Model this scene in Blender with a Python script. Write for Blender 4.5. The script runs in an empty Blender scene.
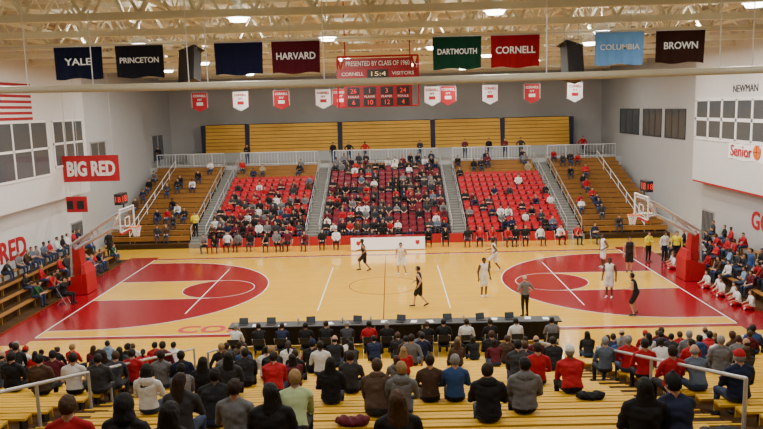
import bpy, math, random, numpy as np
from mathutils import Vector, Matrix, noise
random.seed(7)
COLL=bpy.context.scene.collection
# ---------------------------------------------------------------- camera
F=720.0; CAM=Vector((0.5,-36.0,9.0)); PITCH=math.radians(8.41); YAW=math.radians(0.9); ROLL=math.radians(-1.5)
R=(Matrix.Rotation(YAW,3,'Z')@Matrix.Rotation(math.pi/2-PITCH,3,'X')@Matrix.Rotation(ROLL,3,'Z'))
cd=bpy.data.cameras.new('camera'); cam=bpy.data.objects.new('camera',cd); COLL.objects.link(cam)
cd.sensor_width=36; cd.lens=F/763*36; cd.clip_end=300; cd.clip_start=0.05
cam.matrix_world=Matrix.Translation(CAM)@R.to_4x4()
bpy.context.scene.camera=cam
RT=R.transposed()
def proj(p):
    q=RT@(Vector(p)-CAM); return 381.5+F*q.x/-q.z, 214.5-F*q.y/-q.z
def ray(px,py): return R@Vector(((px-381.5)/F,-(py-214.5)/F,-1))
def on_z(px,py,z=0):
    d=ray(px,py); return CAM+d*((z-CAM.z)/d.z)
def on_y(px,py,y):
    d=ray(px,py); return CAM+d*((y-CAM.y)/d.y)
def on_x(px,py,x):
    d=ray(px,py); return CAM+d*((x-CAM.x)/d.x)
def solve_x(px,y,z):
    x=0.0
    for i in range(12):
        a=proj((x,y,z))[0]; b=proj((x+.1,y,z))[0]; x+=(px-a)*.1/(b-a)
    return x
# ---------------------------------------------------------------- materials
MATS={}
def mat(name,color,rough=.6,metal=0.0,var=.12,scale=8.0,bump=0.0,emit=None,estr=0.0,alpha=1.0,spec=.5,coat=0):
    if name in MATS: return MATS[name]
    m=bpy.data.materials.new(name); m.use_nodes=True; nt=m.node_tree; b=nt.nodes['Principled BSDF']
    n=nt.nodes.new('ShaderNodeTexNoise'); n.inputs['Scale'].default_value=scale; n.inputs['Detail'].default_value=3
    tc=nt.nodes.new('ShaderNodeTexCoord'); nt.links.new(tc.outputs['Object'],n.inputs['Vector'])
    r=nt.nodes.new('ShaderNodeMapRange'); r.inputs['To Min'].default_value=1-var; r.inputs['To Max'].default_value=1+var
    nt.links.new(n.outputs['Fac'],r.inputs['Value'])
    mx=nt.nodes.new('ShaderNodeVectorMath'); mx.operation='SCALE'; mx.inputs[0].default_value=color[:3]
    nt.links.new(r.outputs['Result'],mx.inputs['Scale']); nt.links.new(mx.outputs['Vector'],b.inputs['Base Color'])
    b.inputs['Roughness'].default_value=rough; b.inputs['Metallic'].default_value=metal
    b.inputs['Specular IOR Level'].default_value=spec
    if coat: b.inputs['Coat Weight'].default_value=coat; b.inputs['Coat Roughness'].default_value=.12
    if bump:
        bp=nt.nodes.new('ShaderNodeBump'); bp.inputs['Strength'].default_value=bump
        nt.links.new(n.outputs['Fac'],bp.inputs['Height']); nt.links.new(bp.outputs['Normal'],b.inputs['Normal'])
    if emit: b.inputs['Emission Color'].default_value=(*emit,1); b.inputs['Emission Strength'].default_value=estr
    if alpha<1: b.inputs['Alpha'].default_value=alpha
    MATS[name]=m; return m
def attr_mat(name,attr,rough=.8,atype='OBJECT',var=.15,scale=14,spec=.3,bump=0,stretch=None):
    m=bpy.data.materials.new(name); m.use_nodes=True; nt=m.node_tree; b=nt.nodes['Principled BSDF']
    a=nt.nodes.new('ShaderNodeAttribute'); a.attribute_type=atype; a.attribute_name=attr
    n=nt.nodes.new('ShaderNodeTexNoise'); n.inputs['Scale'].default_value=scale
    tc=nt.nodes.new('ShaderNodeTexCoord')
    if stretch:
        mp=nt.nodes.new('ShaderNodeMapping'); mp.inputs['Scale'].default_value=stretch
        nt.links.new(tc.outputs['Object'],mp.inputs['Vector']); nt.links.new(mp.outputs['Vector'],n.inputs['Vector'])
    else: nt.links.new(tc.outputs['Object'],n.inputs['Vector'])
    r=nt.nodes.new('ShaderNodeMapRange'); r.inputs['To Min'].default_value=1-var; r.inputs['To Max'].default_value=1+var
    nt.links.new(n.outputs['Fac'],r.inputs['Value'])
    mx=nt.nodes.new('ShaderNodeVectorMath'); mx.operation='SCALE'
    nt.links.new(a.outputs['Color'],mx.inputs[0]); nt.links.new(r.outputs['Result'],mx.inputs['Scale'])
    nt.links.new(mx.outputs['Vector'],b.inputs['Base Color'])
    b.inputs['Roughness'].default_value=rough; b.inputs['Specular IOR Level'].default_value=spec
    if bump:
        bp=nt.nodes.new('ShaderNodeBump'); bp.inputs['Strength'].default_value=bump; bp.inputs['Distance'].default_value=.02
        nt.links.new(n.outputs['Fac'],bp.inputs['Height']); nt.links.new(bp.outputs['Normal'],b.inputs['Normal'])
    return m
def wood(name,c1,c2,plank=(2.2,.08),rough=.3,coat=0.0,gap=.15,spec=.5):
    m=bpy.data.materials.new(name); m.use_nodes=True; nt=m.node_tree; b=nt.nodes['Principled BSDF']
    tc=nt.nodes.new('ShaderNodeTexCoord'); mp=nt.nodes.new('ShaderNodeMapping')
    nt.links.new(tc.outputs['Object'],mp.inputs['Vector'])
    br=nt.nodes.new('ShaderNodeTexBrick'); br.inputs['Scale'].default_value=1
    br.inputs['Brick Width'].default_value=plank[0]; br.inputs['Row Height'].default_value=plank[1]
    br.inputs['Mortar Size'].default_value=.002; br.inputs['Color1'].default_value=(*c1,1); br.inputs['Color2'].default_value=(*c2,1)
    br.inputs['Mortar'].default_value=(*[x*(1-gap) for x in c2],1)
    nt.links.new(mp.outputs['Vector'],br.inputs['Vector'])
    n=nt.nodes.new('ShaderNodeTexNoise'); n.inputs['Scale'].default_value=2.0; n.inputs['Detail'].default_value=5
    m2=nt.nodes.new('ShaderNodeMapping'); m2.inputs['Scale'].default_value=(.6,9,1)
    nt.links.new(tc.outputs['Object'],m2.inputs['Vector']); nt.links.new(m2.outputs['Vector'],n.inputs['Vector'])
    r=nt.nodes.new('ShaderNodeMapRange'); r.inputs['To Min'].default_value=.84; r.inputs['To Max'].default_value=1.16
    nt.links.new(n.outputs['Fac'],r.inputs['Value'])
    mx=nt.nodes.new('ShaderNodeVectorMath'); mx.operation='SCALE'
    nt.links.new(br.outputs['Color'],mx.inputs[0]); nt.links.new(r.outputs['Result'],mx.inputs['Scale'])
    nt.links.new(mx.outputs['Vector'],b.inputs['Base Color']); b.inputs['Roughness'].default_value=rough; b.inputs['Specular IOR Level'].default_value=spec
    if coat: b.inputs['Coat Weight'].default_value=coat; b.inputs['Coat Roughness'].default_value=.05
    return m
M_court=wood('maple_floor',(.82,.47,.042),(.74,.41,.033),(2.4,.12),.17,.5)
M_seatwood=wood('varnished_plank',(.76,.43,.022),(.66,.36,.016),(4.9,.14),.55,0,.15,.2)
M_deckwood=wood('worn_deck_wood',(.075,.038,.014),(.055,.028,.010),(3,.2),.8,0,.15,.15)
M_farwood=wood('brown_bench_wood',(.33,.145,.028),(.27,.115,.02),(4,.14),.5)
M_folded=wood('folded_bleacher_wood',(.78,.43,.05),(.68,.36,.04),(5.0,.24),.45,0,.45)
M_red=mat('court_red_paint',(.27,.003,.010),.2,var=.05,coat=.3)
M_white=mat('white_paint',(.8,.8,.8),.5,var=.04)
M_wallw=mat('white_wall_paint',(.62,.62,.62),.8,var=.04,scale=2)
M_wallg=mat('grey_wall_paint',(.44,.445,.445),.85,var=.05,scale=1.5)
M_cream=mat('cream_steel_paint',(.76,.73,.57),.6,var=.05)
M_deckroof=mat('roof_deck_paint',(.50,.47,.36),.7,var=.08)
M_tan=mat('tan_pipe_paint',(.60,.55,.42),.5,var=.05)
M_steel=mat('galvanised_steel',(.55,.55,.55),.4,.6,var=.08)
M_rail=mat('brushed_handrail_steel',(.62,.63,.64),.35,.5,var=.06)
M_black=mat('black_plastic',(.012,.012,.014),.5)
M_grille=mat('black_speaker_grille',(.025,.025,.028),.7,var=.5,scale=60)
M_navy=mat('navy_divider_paint',(.01,.014,.05),.6)
M_dkgrey=mat('dark_grey_concrete',(.05,.05,.055),.8)
M_stair=mat('grey_steps',(.20,.195,.18),.8)
M_redpad=mat('red_vinyl_padding',(.40,.007,.014),.45)
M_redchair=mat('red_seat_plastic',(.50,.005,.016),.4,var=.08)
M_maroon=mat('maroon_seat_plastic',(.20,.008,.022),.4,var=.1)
M_glass=mat('dark_window_glass',(.075,.085,.095),.15,spec=.7)
M_orange=mat('orange_rim_steel',(.75,.16,.02),.4)
M_net=mat('white_net_cord',(.8,.8,.8),.8)
M_clear=mat('clear_backboard_glass',(.4,.45,.46),.1,alpha=.08)
M_led=mat('red_led_digits',(.5,.02,.01),.5,emit=(1,.03,.01),estr=.8)
M_ledy=mat('amber_led_digits',(.6,.45,.2),.5,emit=(1,.75,.3),estr=.5)
M_lamp=mat('lit_lamp_lens',(1,1,.95),.4,emit=(1,.98,.92),estr=16)
M_screen=mat('dim_screen',(.02,.025,.03),.3,emit=(.3,.4,.5),estr=.06)
M_redtext=mat('red_lettering',(.42,.005,.014),.6,var=.03)
M_sbred=mat('scoreboard_red_enamel',(.28,.003,.009),.5,var=.05)
M_whtext=mat('white_lettering',(.8,.8,.8),.6,var=.02)
M_bktext=mat('black_lettering',(.02,.02,.02),.6,var=.02)
M_paper=mat('white_paper',(.9,.9,.9),.7,var=.02)
m_skin=attr_mat('skin','skin_color',.6,var=.06); m_top=attr_mat('clothing_top','top_color',bump=.5,scale=11)
m_bot=attr_mat('clothing_bottom','bottom_color',bump=.4,scale=11); m_shoe=attr_mat('shoe_leather','shoe_color',.5); m_hair=attr_mat('hair_strands','hair_color',.65,var=.45,scale=40,bump=.6,stretch=(3,3,.6))
M_eye=mat('dark_eye',(.02,.015,.01),.3); M_lip=mat('lip_skin',(.35,.1,.08),.5)
BODYM=[m_skin,m_top,m_bot,m_shoe,m_hair,M_eye,M_lip]
# ---------------------------------------------------------------- mesh builder
class MB:
    def __init__(s): s.v=[]; s.f=[]; s.m=[]
    def add(s,vs,fs,m=0):
        o=len(s.v); s.v+= [tuple(v) for v in vs]; s.f+=[tuple(i+o for i in f) for f in fs]; s.m+=[m]*len(fs); return s
    def box(s,x0,x1,y0,y1,z0,z1,m=0):
        return s.add([(x0,y0,z0),(x1,y0,z0),(x1,y1,z0),(x0,y1,z0),(x0,y0,z1),(x1,y0,z1),(x1,y1,z1),(x0,y1,z1)],
            [(0,3,2,1),(4,5,6,7),(0,1,5,4),(1,2,6,5),(2,3,7,6),(3,0,4,7)],m)
    def loft(s,rings,m=0,cap=True,closed=True):
        n=len(rings[0]); vs=[p for r in rings for p in r]; fs=[]
        for i in range(len(rings)-1):
            for j in range(n if closed else n-1):
                k=(j+1)%n; fs.append((i*n+j,i*n+k,(i+1)*n+k,(i+1)*n+j))
        if cap: fs.append(tuple(range(n-1,-1,-1))); fs.append(tuple((len(rings)-1)*n+j for j in range(n)))
        return s.add(vs,fs,m)
    def cyl(s,a,b,ra,rb=None,n=10,m=0,cap=True):
        a=Vector(a); b=Vector(b); rb=ra if rb is None else rb; d=(b-a).normalized()
        u=d.orthogonal().normalized(); w=d.cross(u)
        return s.loft([[a+(u*math.cos(t)+w*math.sin(t))*ra for t in [2*math.pi*i/n for i in range(n)]],
                       [b+(u*math.cos(t)+w*math.sin(t))*rb for t in [2*math.pi*i/n for i in range(n)]]],m,cap)
    def tube(s,pts,r,n=8,m=0):
        pts=[Vector(p) for p in pts]
        for a,b in zip(pts,pts[1:]): s.cyl(a,b,r,r,n,m)
        return s
    def capsule(s,a,b,ra,rb,n=12,m=0):
        a=Vector(a); b=Vector(b); d=(b-a); 
        d=d.normalized() if d.length>1e-6 else Vector((0,0,1))
        u=d.orthogonal().normalized(); w=d.cross(u); rings=[]
        for c,r,angs in ((a,ra,(-85,-55,-25,0)),(b,rb,(0,25,55,85))):
            for g in angs:
                g=math.radians(g); cc=c+d*(r*math.sin(g)); rr=r*math.cos(g)
                rings.append([cc+(u*math.cos(t)+w*math.sin(t))*rr for t in [2*math.pi*i/n for i in range(n)]])
        return s.loft(rings,m)
    def ell(s,c,rx,ry,rz,M=None,n=14,k=9,m=0):
        rings=[]
        for i in range(k+1):
            g=-math.pi/2+math.pi*(i+.15)/(k+.3); ring=[]
            for j in range(n):
                t=2*math.pi*j/n; p=Vector((rx*math.cos(g)*math.cos(t),ry*math.cos(g)*math.sin(t),rz*math.sin(g)))
                ring.append((M@p if M else p)+Vector(c))
            rings.append(ring)
        return s.loft(rings,m)
    def mesh(s,name,mats,smooth=False,origin=(0,0,0)):
        me=bpy.data.meshes.new(name); o=origin
        me.from_pydata([(v[0]-o[0],v[1]-o[1],v[2]-o[2]) for v in s.v],[],s.f)
        for m in mats: me.materials.append(m)
        me.polygons.foreach_set('material_index',s.m)
        if smooth: me.polygons.foreach_set('use_smooth',[True]*len(s.f))
        me.update(); return me
    def obj(s,name,mats,parent=None,origin=(0,0,0),smooth=False,**kw):
        if not isinstance(mats,(list,tuple)): mats=[mats]
        ob=bpy.data.objects.new(name,s.mesh(name,mats,smooth,origin)); COLL.objects.link(ob)
        ob.location=origin
        if parent: ob.parent=parent; ob.location=Vector(origin)-parent.location
        tag(ob,**kw); return ob
def tag(ob,label=None,cat=None,group=None,kind=None):
    if label: ob['label']=label
    if cat: ob['category']=cat
    if group: ob['group']=group
    if kind: ob['kind']=kind
def empty(name,loc,**kw):
    e=bpy.data.objects.new(name,None); e.empty_display_size=.2; e.location=loc; COLL.objects.link(e); tag(e,**kw); return e
def copy_tree(ob,loc,rot=None,label=None):
    c=ob.copy(); COLL.objects.link(c); c.location=loc
    if rot is not None: c.rotation_euler=(0,0,rot)
    if label: c['label']=label
    def rec(a,b):
        for ch in a.children:
            k=ch.copy(); COLL.objects.link(k); k.parent=b; rec(ch,k)
    rec(ob,c); return c
def text(name,body,size,m,loc,orient='S',parent=None,ext=.01,bold=.0,sx=1.0,align='CENTER',label=None,fit=None):
    c=bpy.data.curves.new(name,'FONT'); c.body=body; c.size=size; c.extrude=ext; c.offset=bold
    c.align_x=align; c.align_y='CENTER'; c.resolution_u=3
    t=bpy.data.objects.new('tmp',c); COLL.objects.link(t); dg=bpy.context.evaluated_depsgraph_get(); dg.update()
    me=bpy.data.meshes.new_from_object(t.evaluated_get(dg)); bpy.data.objects.remove(t); bpy.data.curves.remove(c)
    B={'S':((1,0,0),(0,0,1),(0,-1,0)),'N':((-1,0,0),(0,0,1),(0,1,0)),'E':((0,1,0),(0,0,1),(1,0,0)),'W':((0,-1,0),(0,0,1),(-1,0,0)),'U':((1,0,0),(0,1,0),(0,0,1))}[orient]
    X,Y,Z=[Vector(b) for b in B]
    if fit:
        w=max(v.co.x for v in me.vertices)-min(v.co.x for v in me.vertices); sx=fit/w
    ym=(max(v.co.y for v in me.vertices)+min(v.co.y for v in me.vertices))/2
    for v in me.vertices: v.co=X*v.co.x*sx+Y*(v.co.y-ym)+Z*v.co.z
    me.materials.clear(); me.materials.append(m)
    ob=bpy.data.objects.new(name,me); COLL.objects.link(ob); ob.location=loc
    if parent: ob.parent=parent; ob.location=Vector(loc)-parent.location
    if label: ob['label']=label
    return ob
# ---------------------------------------------------------------- room shell
XW=19.6; CEIL=13.8
MB().box(-XW-.3,XW+.3,-42,30.3,-.3,0).obj('floor',M_court,kind='structure')
MB().box(-XW-.3,-XW,-42,30.3,0,CEIL).obj('wall_left',M_wallg,kind='structure')
MB().box(XW,XW+.3,-42,30.3,0,CEIL).obj('wall_right',M_wallg,kind='structure')
MB().box(-XW,XW,30,30.3,0,CEIL).obj('wall_back',M_wallg,kind='structure')
MB().box(-XW-.3,XW+.3,-42,30.3,CEIL,CEIL+.2).obj('ceiling',M_deckroof,kind='structure')
XB=18.9
MB().box(-XW+.001,-XB,-41,9.8,4.2,CEIL-.01).obj('trim_1',M_wallw,kind='structure')
MB().box(XB,XW-.001,-41,8.2,4.2,CEIL-.01).obj('trim_2',M_wallw,kind='structure')
MB().box(-XW+.001,-XW+.04,-20,9.8,0,4.19).obj('trim_3',M_wallw,kind='structure')
MB().box(XW-.04,XW-.001,-20,8.2,0,4.19).obj('trim_4',mat('recess_grey_paint',(.42,.42,.42),.85,var=.05),kind='structure')
MB().box(XB+.02,XW-.002,-20,8.2,4.10,4.19).obj('trim_5',M_redtext,kind='structure')
def window(n,side,y0,y1,z0,z1,cols,rows,xw,fm=None,fr=.06):
    s=side; b=MB(); x=xw-s*.06 ; 
    def bx(xa,xb,*a,m=0): b.box(min(xa,xb),max(xa,xb),*a,m)
    bx(xw-s*.002,xw-s*.03,y0,y1,z0,z1,m=1)
    for i in range(cols+1):
        y=y0+(y1-y0)*i/cols; bx(xw-s*.002,x,y-fr,y+fr,z0,z1)
    for i in range(rows+1):
        z=z0+(z1-z0)*i/rows; bx(xw-s*.002,x,y0-fr,y1+fr,z-fr,z+fr)
    b.obj('window_%d'%n,[fm or M_white,M_glass],kind='structure')
window(1,-1,-3.0,4.6,5.75,8.75,4,2,-XB)
window(2,-1,5.3,9.3,6.1,8.75,3,2,-XB)
window(3,1,-9,-1.0,6.75,9.0,4,2,XB,None,.09)
window(4,1,-.6,7.9,6.75,9.0,5,2,XB,None,.09)
for i,(a,b_) in enumerate(((11.2,14.6),(15.4,19.0),(20.0,24.5))):
    window(5+i,1,a,b_,6.5,8.4,3,1,XW,M_dkgrey,.05)
for i,(a,b_) in enumerate(((12.0,14.5),(24.5,27.5))):
    window(8+i,-1,a,b_,5.0,7.2,2,1,-XW,M_steel,.05)
def door(n,side,y0,y1):
    b=MB(); x=side*(XW-.04); 
    b.box(min(x,x-side*.06),max(x,x-side*.06),y0,y1,0,2.4,0)
    for i in range(9):
        yy=y0+.1+(y1-y0-.2)*i/8; b.box(min(x-side*.06,x-side*.09),max(x-side*.06,x-side*.09),yy-.03,yy+.03,.1,2.3,1)
    b.obj('door_%d'%n,[M_steel,M_dkgrey],kind='structure')
door(1,-1,8.0,9.6); door(2,1,6.4,8.0)
# ---------------------------------------------------------------- court
HX,HY=14.33,7.62
c=MB(); z1,z2,z3=.006,.010,.014
def rect(x0,x1,y0,y1,z,m): c.add([(x0,y0,z),(x1,y0,z),(x1,y1,z),(x0,y1,z)],[(0,1,2,3)],m)
def ringseg(cx,cy,r0,r1,a0,a1,z,m,n=48):
    vs=[];fs=[]
    for i in range(n+1):
        t=a0+(a1-a0)*i/n; vs+=[(cx+r0*math.cos(t),cy+r0*math.sin(t),z),(cx+r1*math.cos(t),cy+r1*math.sin(t),z)]
    for i in range(n): fs.append((2*i,2*i+1,2*i+3,2*i+2))
    c.add(vs,fs,m)
rect(-HX-1.8,-HX,-HY-.9,HY+.9,z1,0); rect(HX,HX+1.8,-HY-.9,HY+.9,z1,0)
rect(-HX,HX,-HY-.35,-HY,z1,0); rect(-HX,HX,HY,HY+.35,z1,0)
for s in (-1,1):
    bx=s*(HX-1.6); r3=6.7
    pts=[(s*HX,-r3),(bx,-r3)]; 
    for i in range(41):
        t=-math.pi/2+math.pi*i/40; pts.append((bx-s*r3*math.cos(t),r3*math.sin(t)))
    pts+=[(bx,r3),(s*HX,r3)]
    c.add([(p[0],p[1],z1) for p in pts],[tuple(range(len(pts)))],0)
    a0=math.pi/2 if s>0 else -math.pi/2
    ringseg(bx,0,r3-.05,r3,a0,a0+math.pi,z2,1)
    for q in (-1,1): rect(min(bx,s*HX),max(bx,s*HX),q*r3-.025,q*r3+.025,z2,1)
    fx=s*(HX-5.79)
    rect(min(fx,s*HX),max(fx,s*HX),-1.83,1.83,z2,2)
    ringseg(fx,0,0,1.83,0,2*math.pi,z3,0)
    ringseg(fx,0,1.80,1.83,0,2*math.pi,z3+.003,1)
    for q in (-1,1): rect(min(fx,s*HX),max(fx,s*HX),q*1.83-.02,q*1.83+.02,z3,1)
    rect(s*9-.025,s*9+.025,-4.5,4.5,z3+.006,1)
    rect(s*3-.025,s*3+.025,-4.5,4.5,z2,1)
    rect(s*HX-.03,s*HX+.03,-HY,HY,z3,1)
rect(-HX,HX,-HY-.025,-HY+.025,z2,1); rect(-HX,HX,HY-.025,HY+.025,z2,1)
rect(-.02,.02,-HY,HY,z2,0); ringseg(0,0,1.80,1.83,0,2*math.pi,z2,0)
court=c.obj('basketball_court',[M_red,M_white,M_court],label='painted red and white basketball court markings on varnished maple',cat='basketball court')
xc=on_z(181,326,0).x
text('lettering','CORNELL',1.3,M_redtext,(xc,-HY+.75,.012),'U',court,ext=.001,bold=.03,sx=1.05,align='LEFT')
# ---------------------------------------------------------------- hoops
def make_hoop():
    e=empty('basketball_stand',(0,0,0),label='portable basketball stand with red padding and clear backboard',cat='basketball hoop',group='basketball stands')
    MB().box(-1.6,-.9,-.5,.5,.03,.5).obj('base',M_black,e)
    b=MB(); 
    b.loft([[(-.9,-.55,.03),(-.68,-.55,.03),(-.68,.55,.03),(-.9,.55,.03)],[(-.9,-.55,1.0),(-.68,-.55,1.0),(-.68,.55,1.0),(-.9,.55,1.0)],[(-.95,-.4,1.4),(-.8,-.4,1.4),(-.8,.4,1.4),(-.95,.4,1.4)]])
    b.loft([[(-1.6,-.6,.03),(-.9,-.6,.03),(-.9,-.5,.03),(-1.6,-.5,.03)],[(-1.55,-.6,.8),(-.9,-.6,1.0),(-.9,-.5,1.0),(-1.55,-.5,.8)]])
    b.loft([[(-1.6,.5,.03),(-.9,.5,.03),(-.9,.6,.03),(-1.6,.6,.03)],[(-1.55,.5,.8),(-.9,.5,1.0),(-.9,.6,1.0),(-1.55,.6,.8)]])
    b.loft([[(-1.35,-.3,.5),(-.9,-.3,.5),(-.9,.3,.5),(-1.35,.3,.5)],[(-1.35,-.28,2.15),(-1.05,-.28,2.15),(-1.05,.28,2.15),(-1.35,.28,2.15)]])
    b.obj('padding',M_redpad,e)
    b=MB()
    for y in (-.24,.24):
        b.cyl((-1.2,y,2.1),(.6,y,3.05),.075).cyl((-1.4,y,2.3),(.75,y,3.65),.06).cyl((-1.5,y,.5),(-1.4,y,2.3),.06)
        b.cyl((.6,y,3.05),(1.18,y*2,3.0),.055).cyl((.75,y,3.65),(1.18,y*3,3.8),.05).cyl((.6,y,3.05),(.75,y,3.65),.05)
        b.cyl((-1.2,y,2.1),(-.3,y,2.99),.04).cyl((-.3,y,2.55),(-.3,y,2.99),.04)
    b.cyl((-1.4,-.24,2.3),(-1.4,.24,2.3),.05).cyl((-.3,-.24,2.55),(-.3,.24,2.55),.04).cyl((.6,-.24,3.05),(.75,.24,3.65),.035).cyl((.6,.24,3.05),(.75,-.24,3.65),.035)
    b.obj('arm',M_steel,e)
    MB().box(1.2,1.22,-.88,.88,2.93,3.94).obj('backboard',M_clear,e,label='clear glass backboard')
    b=MB(); 
    for y in (-.915,.865): b.box(1.18,1.24,y,y+.05,2.9,3.97)
    for z in (2.9,3.92): b.box(1.18,1.24,-.915,.915,z,z+.05)
    for y in (-.30,.26): b.box(1.195,1.23,y,y+.04,3.08,3.53)
    for z in (3.08,3.49): b.box(1.195,1.23,-.3,.3,z,z+.04)
    b.obj('backboard_frame',M_white,e)
    MB().box(1.17,1.25,-.93,.93,2.82,2.92).obj('backboard_padding',M_redpad,e)
    b=MB(); pts=[(1.6+.23*math.cos(t),.23*math.sin(t),3.05) for t in [2*math.pi*i/20 for i in range(21)]]
    b.tube(pts,.02); b.box(1.22,1.38,-.08,.08,3.0,3.06); b.obj('rim',M_orange,e,smooth=False)
    b=MB(); 
    lev=[(3.04,.225),(2.93,.19),(2.82,.155),(2.70,.13),(2.6,.125)]
    for i in range(12):
        for q in (0,1):
            pp=[]
            for k,(z,r) in enumerate(lev):
                t=2*math.pi*(i+(k*.5 if q else -k*.5))/12; pp.append((1.6+r*math.cos(t),r*math.sin(t),z))
            b.tube(pp,.010,4)
    b.obj('net',M_net,e)
    sc=MB().box(.85,1.15,-.42,.42,4.12,4.62).cyl((1.1,0,3.9),(1.1,0,4.15),.04).obj('shot_clock',M_black,e)
    for o_,y in (('S',-.425),('N',.425)): text('digits','18',.36,M_led,(1.0,y,4.37),o_,sc,ext=.004,fit=.24)
    text('digits','18',.42,M_led,(1.155,0,4.37),'E',sc,ext=.004,fit=.5)
    e.scale=(1.1,1.1,1.1)
    return e
hoop=make_hoop(); hoop.location=(-HX,0,.0)
h2=copy_tree(hoop,(HX,0,.0),math.pi)
# ---------------------------------------------------------------- near bleachers
NP,NR=.8,.222
def ny(k): return -12.3-NP*k
def nz(k): return .45+NR*k
NK=26
def near_section(x0,x1,label):
    e=empty('bleacher',((x0+x1)/2,ny(0)+.7,0),label=label,cat='bleacher',group='wooden bleacher sections')
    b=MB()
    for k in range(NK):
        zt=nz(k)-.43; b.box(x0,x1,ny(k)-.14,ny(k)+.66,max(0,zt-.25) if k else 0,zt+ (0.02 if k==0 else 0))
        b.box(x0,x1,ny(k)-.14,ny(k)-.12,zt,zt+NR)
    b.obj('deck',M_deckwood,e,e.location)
    for k in range(NK):
        b=MB(); b.box(x0,x1,ny(k)-.12,ny(k)-.008,nz(k)-.045,nz(k)).box(x0,x1,ny(k)+.008,ny(k)+.12,nz(k)-.045,nz(k))
        b.box(x0,x1,ny(k)+.10,ny(k)+.119,nz(k)-.2,nz(k)-.045,0)
        x=x0+.4
        while x<x1: b.box(x-.03,x+.03,ny(k)-.1,ny(k)+.1,nz(k)-.43,nz(k)-.045,1); x+=1.5
        b.obj('seat_plank',[M_seatwood,M_black],e,(e.location.x,ny(k),nz(k)))
near_section(-18.8,-6.3,'long yellow varnished plank bleacher beside stair aisle')
near_section(-5.1,5.1,'wide yellow varnished plank bleacher between two aisles')
near_section(6.3,18.8,'long yellow varnished plank bleacher beside stair aisle')
for s in (-1,1):
    b=MB(); x0,x1=sorted((s*5.12,s*6.28))
    for k in range(NK):
        zt=nz(k)-.43; b.box(x0,x1,ny(k)-.14,ny(k)+.66,max(0,zt-.2),zt+.004,0)
        b.box(x0,x1,ny(k)-.14,ny(k)+.2,zt+.004,zt+NR/2,0); b.box(x0,x1,ny(k)+.15,ny(k)+.205,zt+NR/2,zt+NR/2+.012,1); b.box(x0,x1,ny(k)+.61,ny(k)+.665,zt+.004,zt+.016,1)
    b.obj('aisle_stairs',[M_deckwood,M_seatwood],label='brown wooden stair aisle between bleacher sections',cat='stairs',group='near aisle stairs')
def railing(name,pts,h,m,label,group,posts,r=.028,mid=False):
    b=MB(); top=[(p[0],p[1],p[2]+h) for p in pts]; b.tube(top,r)
    if mid: b.tube([(p[0],p[1],p[2]+h*.5) for p in pts],r*.7)
    n=posts
    for i in range(n):
        t=i/(n-1)*(len(pts)-1); k=min(int(t),len(pts)-2); u=t-k
        a=Vector(pts[k]).lerp(Vector(pts[k+1]),u); b.cyl(a,a+Vector((0,0,h)),r)
    for p in top: b.ell(p,r,r,r,n=8,k=4)
    return b.obj(name,m,origin=pts[0],label=label,cat='handrail',group=group)
def nr(x,k0,k1): return [(x,ny(k0),nz(k0)-.43),(x,ny(k1),nz(k1)-.43)]
for x,k0,k1 in ((-6.2,1,9.6),(-6.2,11,16.5),(6.2,5,15.5),(6.2,17,23),(5.2,0.5,3.5),(-5.2,.5,3.5)):
    railing('handrail',nr(x,k0,k1),1.02,M_rail,'grey steel tube handrail along a bleacher aisle','near aisle handrails',3,.034)
# ---------------------------------------------------------------- far bleachers
FP,FR=.82,.27; FK=15
def fy(j): return 12+FP*j
def fz(j): return .75+FR*j
def stepdeck(x0,x1,name,m,label,group,kk=FK):
    b=MB()
    for j in range(kk):
        zt=fz(j)-.43; b.box(x0,x1,fy(j)-.6,fy(j)+.22,0 if j==0 else zt-FR-.01,zt)
    return b.obj(name,m,label=label,cat='seating tier',group=group)
stepdeck(-12.1,-5.5,'seating_tier',M_dkgrey,'stepped dark concrete tier under red stadium chairs','seating tiers')
stepdeck(-4.4,4.4,'seating_tier',M_dkgrey,'stepped dark concrete tier under maroon stadium chairs','seating tiers')
stepdeck(5.5,12.1,'seating_tier',M_dkgrey,'stepped dark concrete tier under red stadium chairs','seating tiers')
def wood_far(x0,x1):
    e=empty('bleacher',((x0+x1)/2,fy(0)-.6,0),label='brown wooden bleacher against side wall',cat='bleacher',group='wooden bleacher sections')
    b=MB()
    for j in range(FK):
        zt=fz(j)-.43; b.box(x0,x1,fy(j)-.6,fy(j)+.22,0 if j==0 else zt-FR-.01,zt)
    b.obj('deck',M_deckwood,e,e.location)
    for j in range(FK):
        b=MB(); b.box(x0,x1,fy(j)-.14,fy(j)+.14,fz(j)-.05,fz(j)).box(x0,x1,fy(j)-.13,fy(j)-.11,fz(j)-.3,fz(j)-.05)
        x=x0+.3
        while x<x1: b.box(x-.03,x+.03,fy(j)-.1,fy(j)+.1,fz(j)-.43,fz(j)-.05); x+=1.5
        b.obj('seat_plank',M_farwood,e,(e.location.x,fy(j),fz(j)))
wood_far(-18.9,-13.3); wood_far(13.3,18.9)
def upper_bench(x0,x1,j):
    b=MB(); b.box(x0,x1,fy(j)-.14,fy(j)+.14,fz(j)-.05,fz(j)).box(x0,x1,fy(j)-.13,fy(j)-.11,fz(j)-.42,fz(j)-.05)
    b.obj('bench',M_farwood,origin=((x0+x1)/2,fy(j),fz(j)),label='long brown wooden bench above stadium chairs',cat='bench',group='upper benches')
for j in range(11,15):
    upper_bench(-12.0,-5.6,j); upper_bench(5.6,12.0,j)
for j in (13,14): upper_bench(-4.3,4.3,j)
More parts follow.
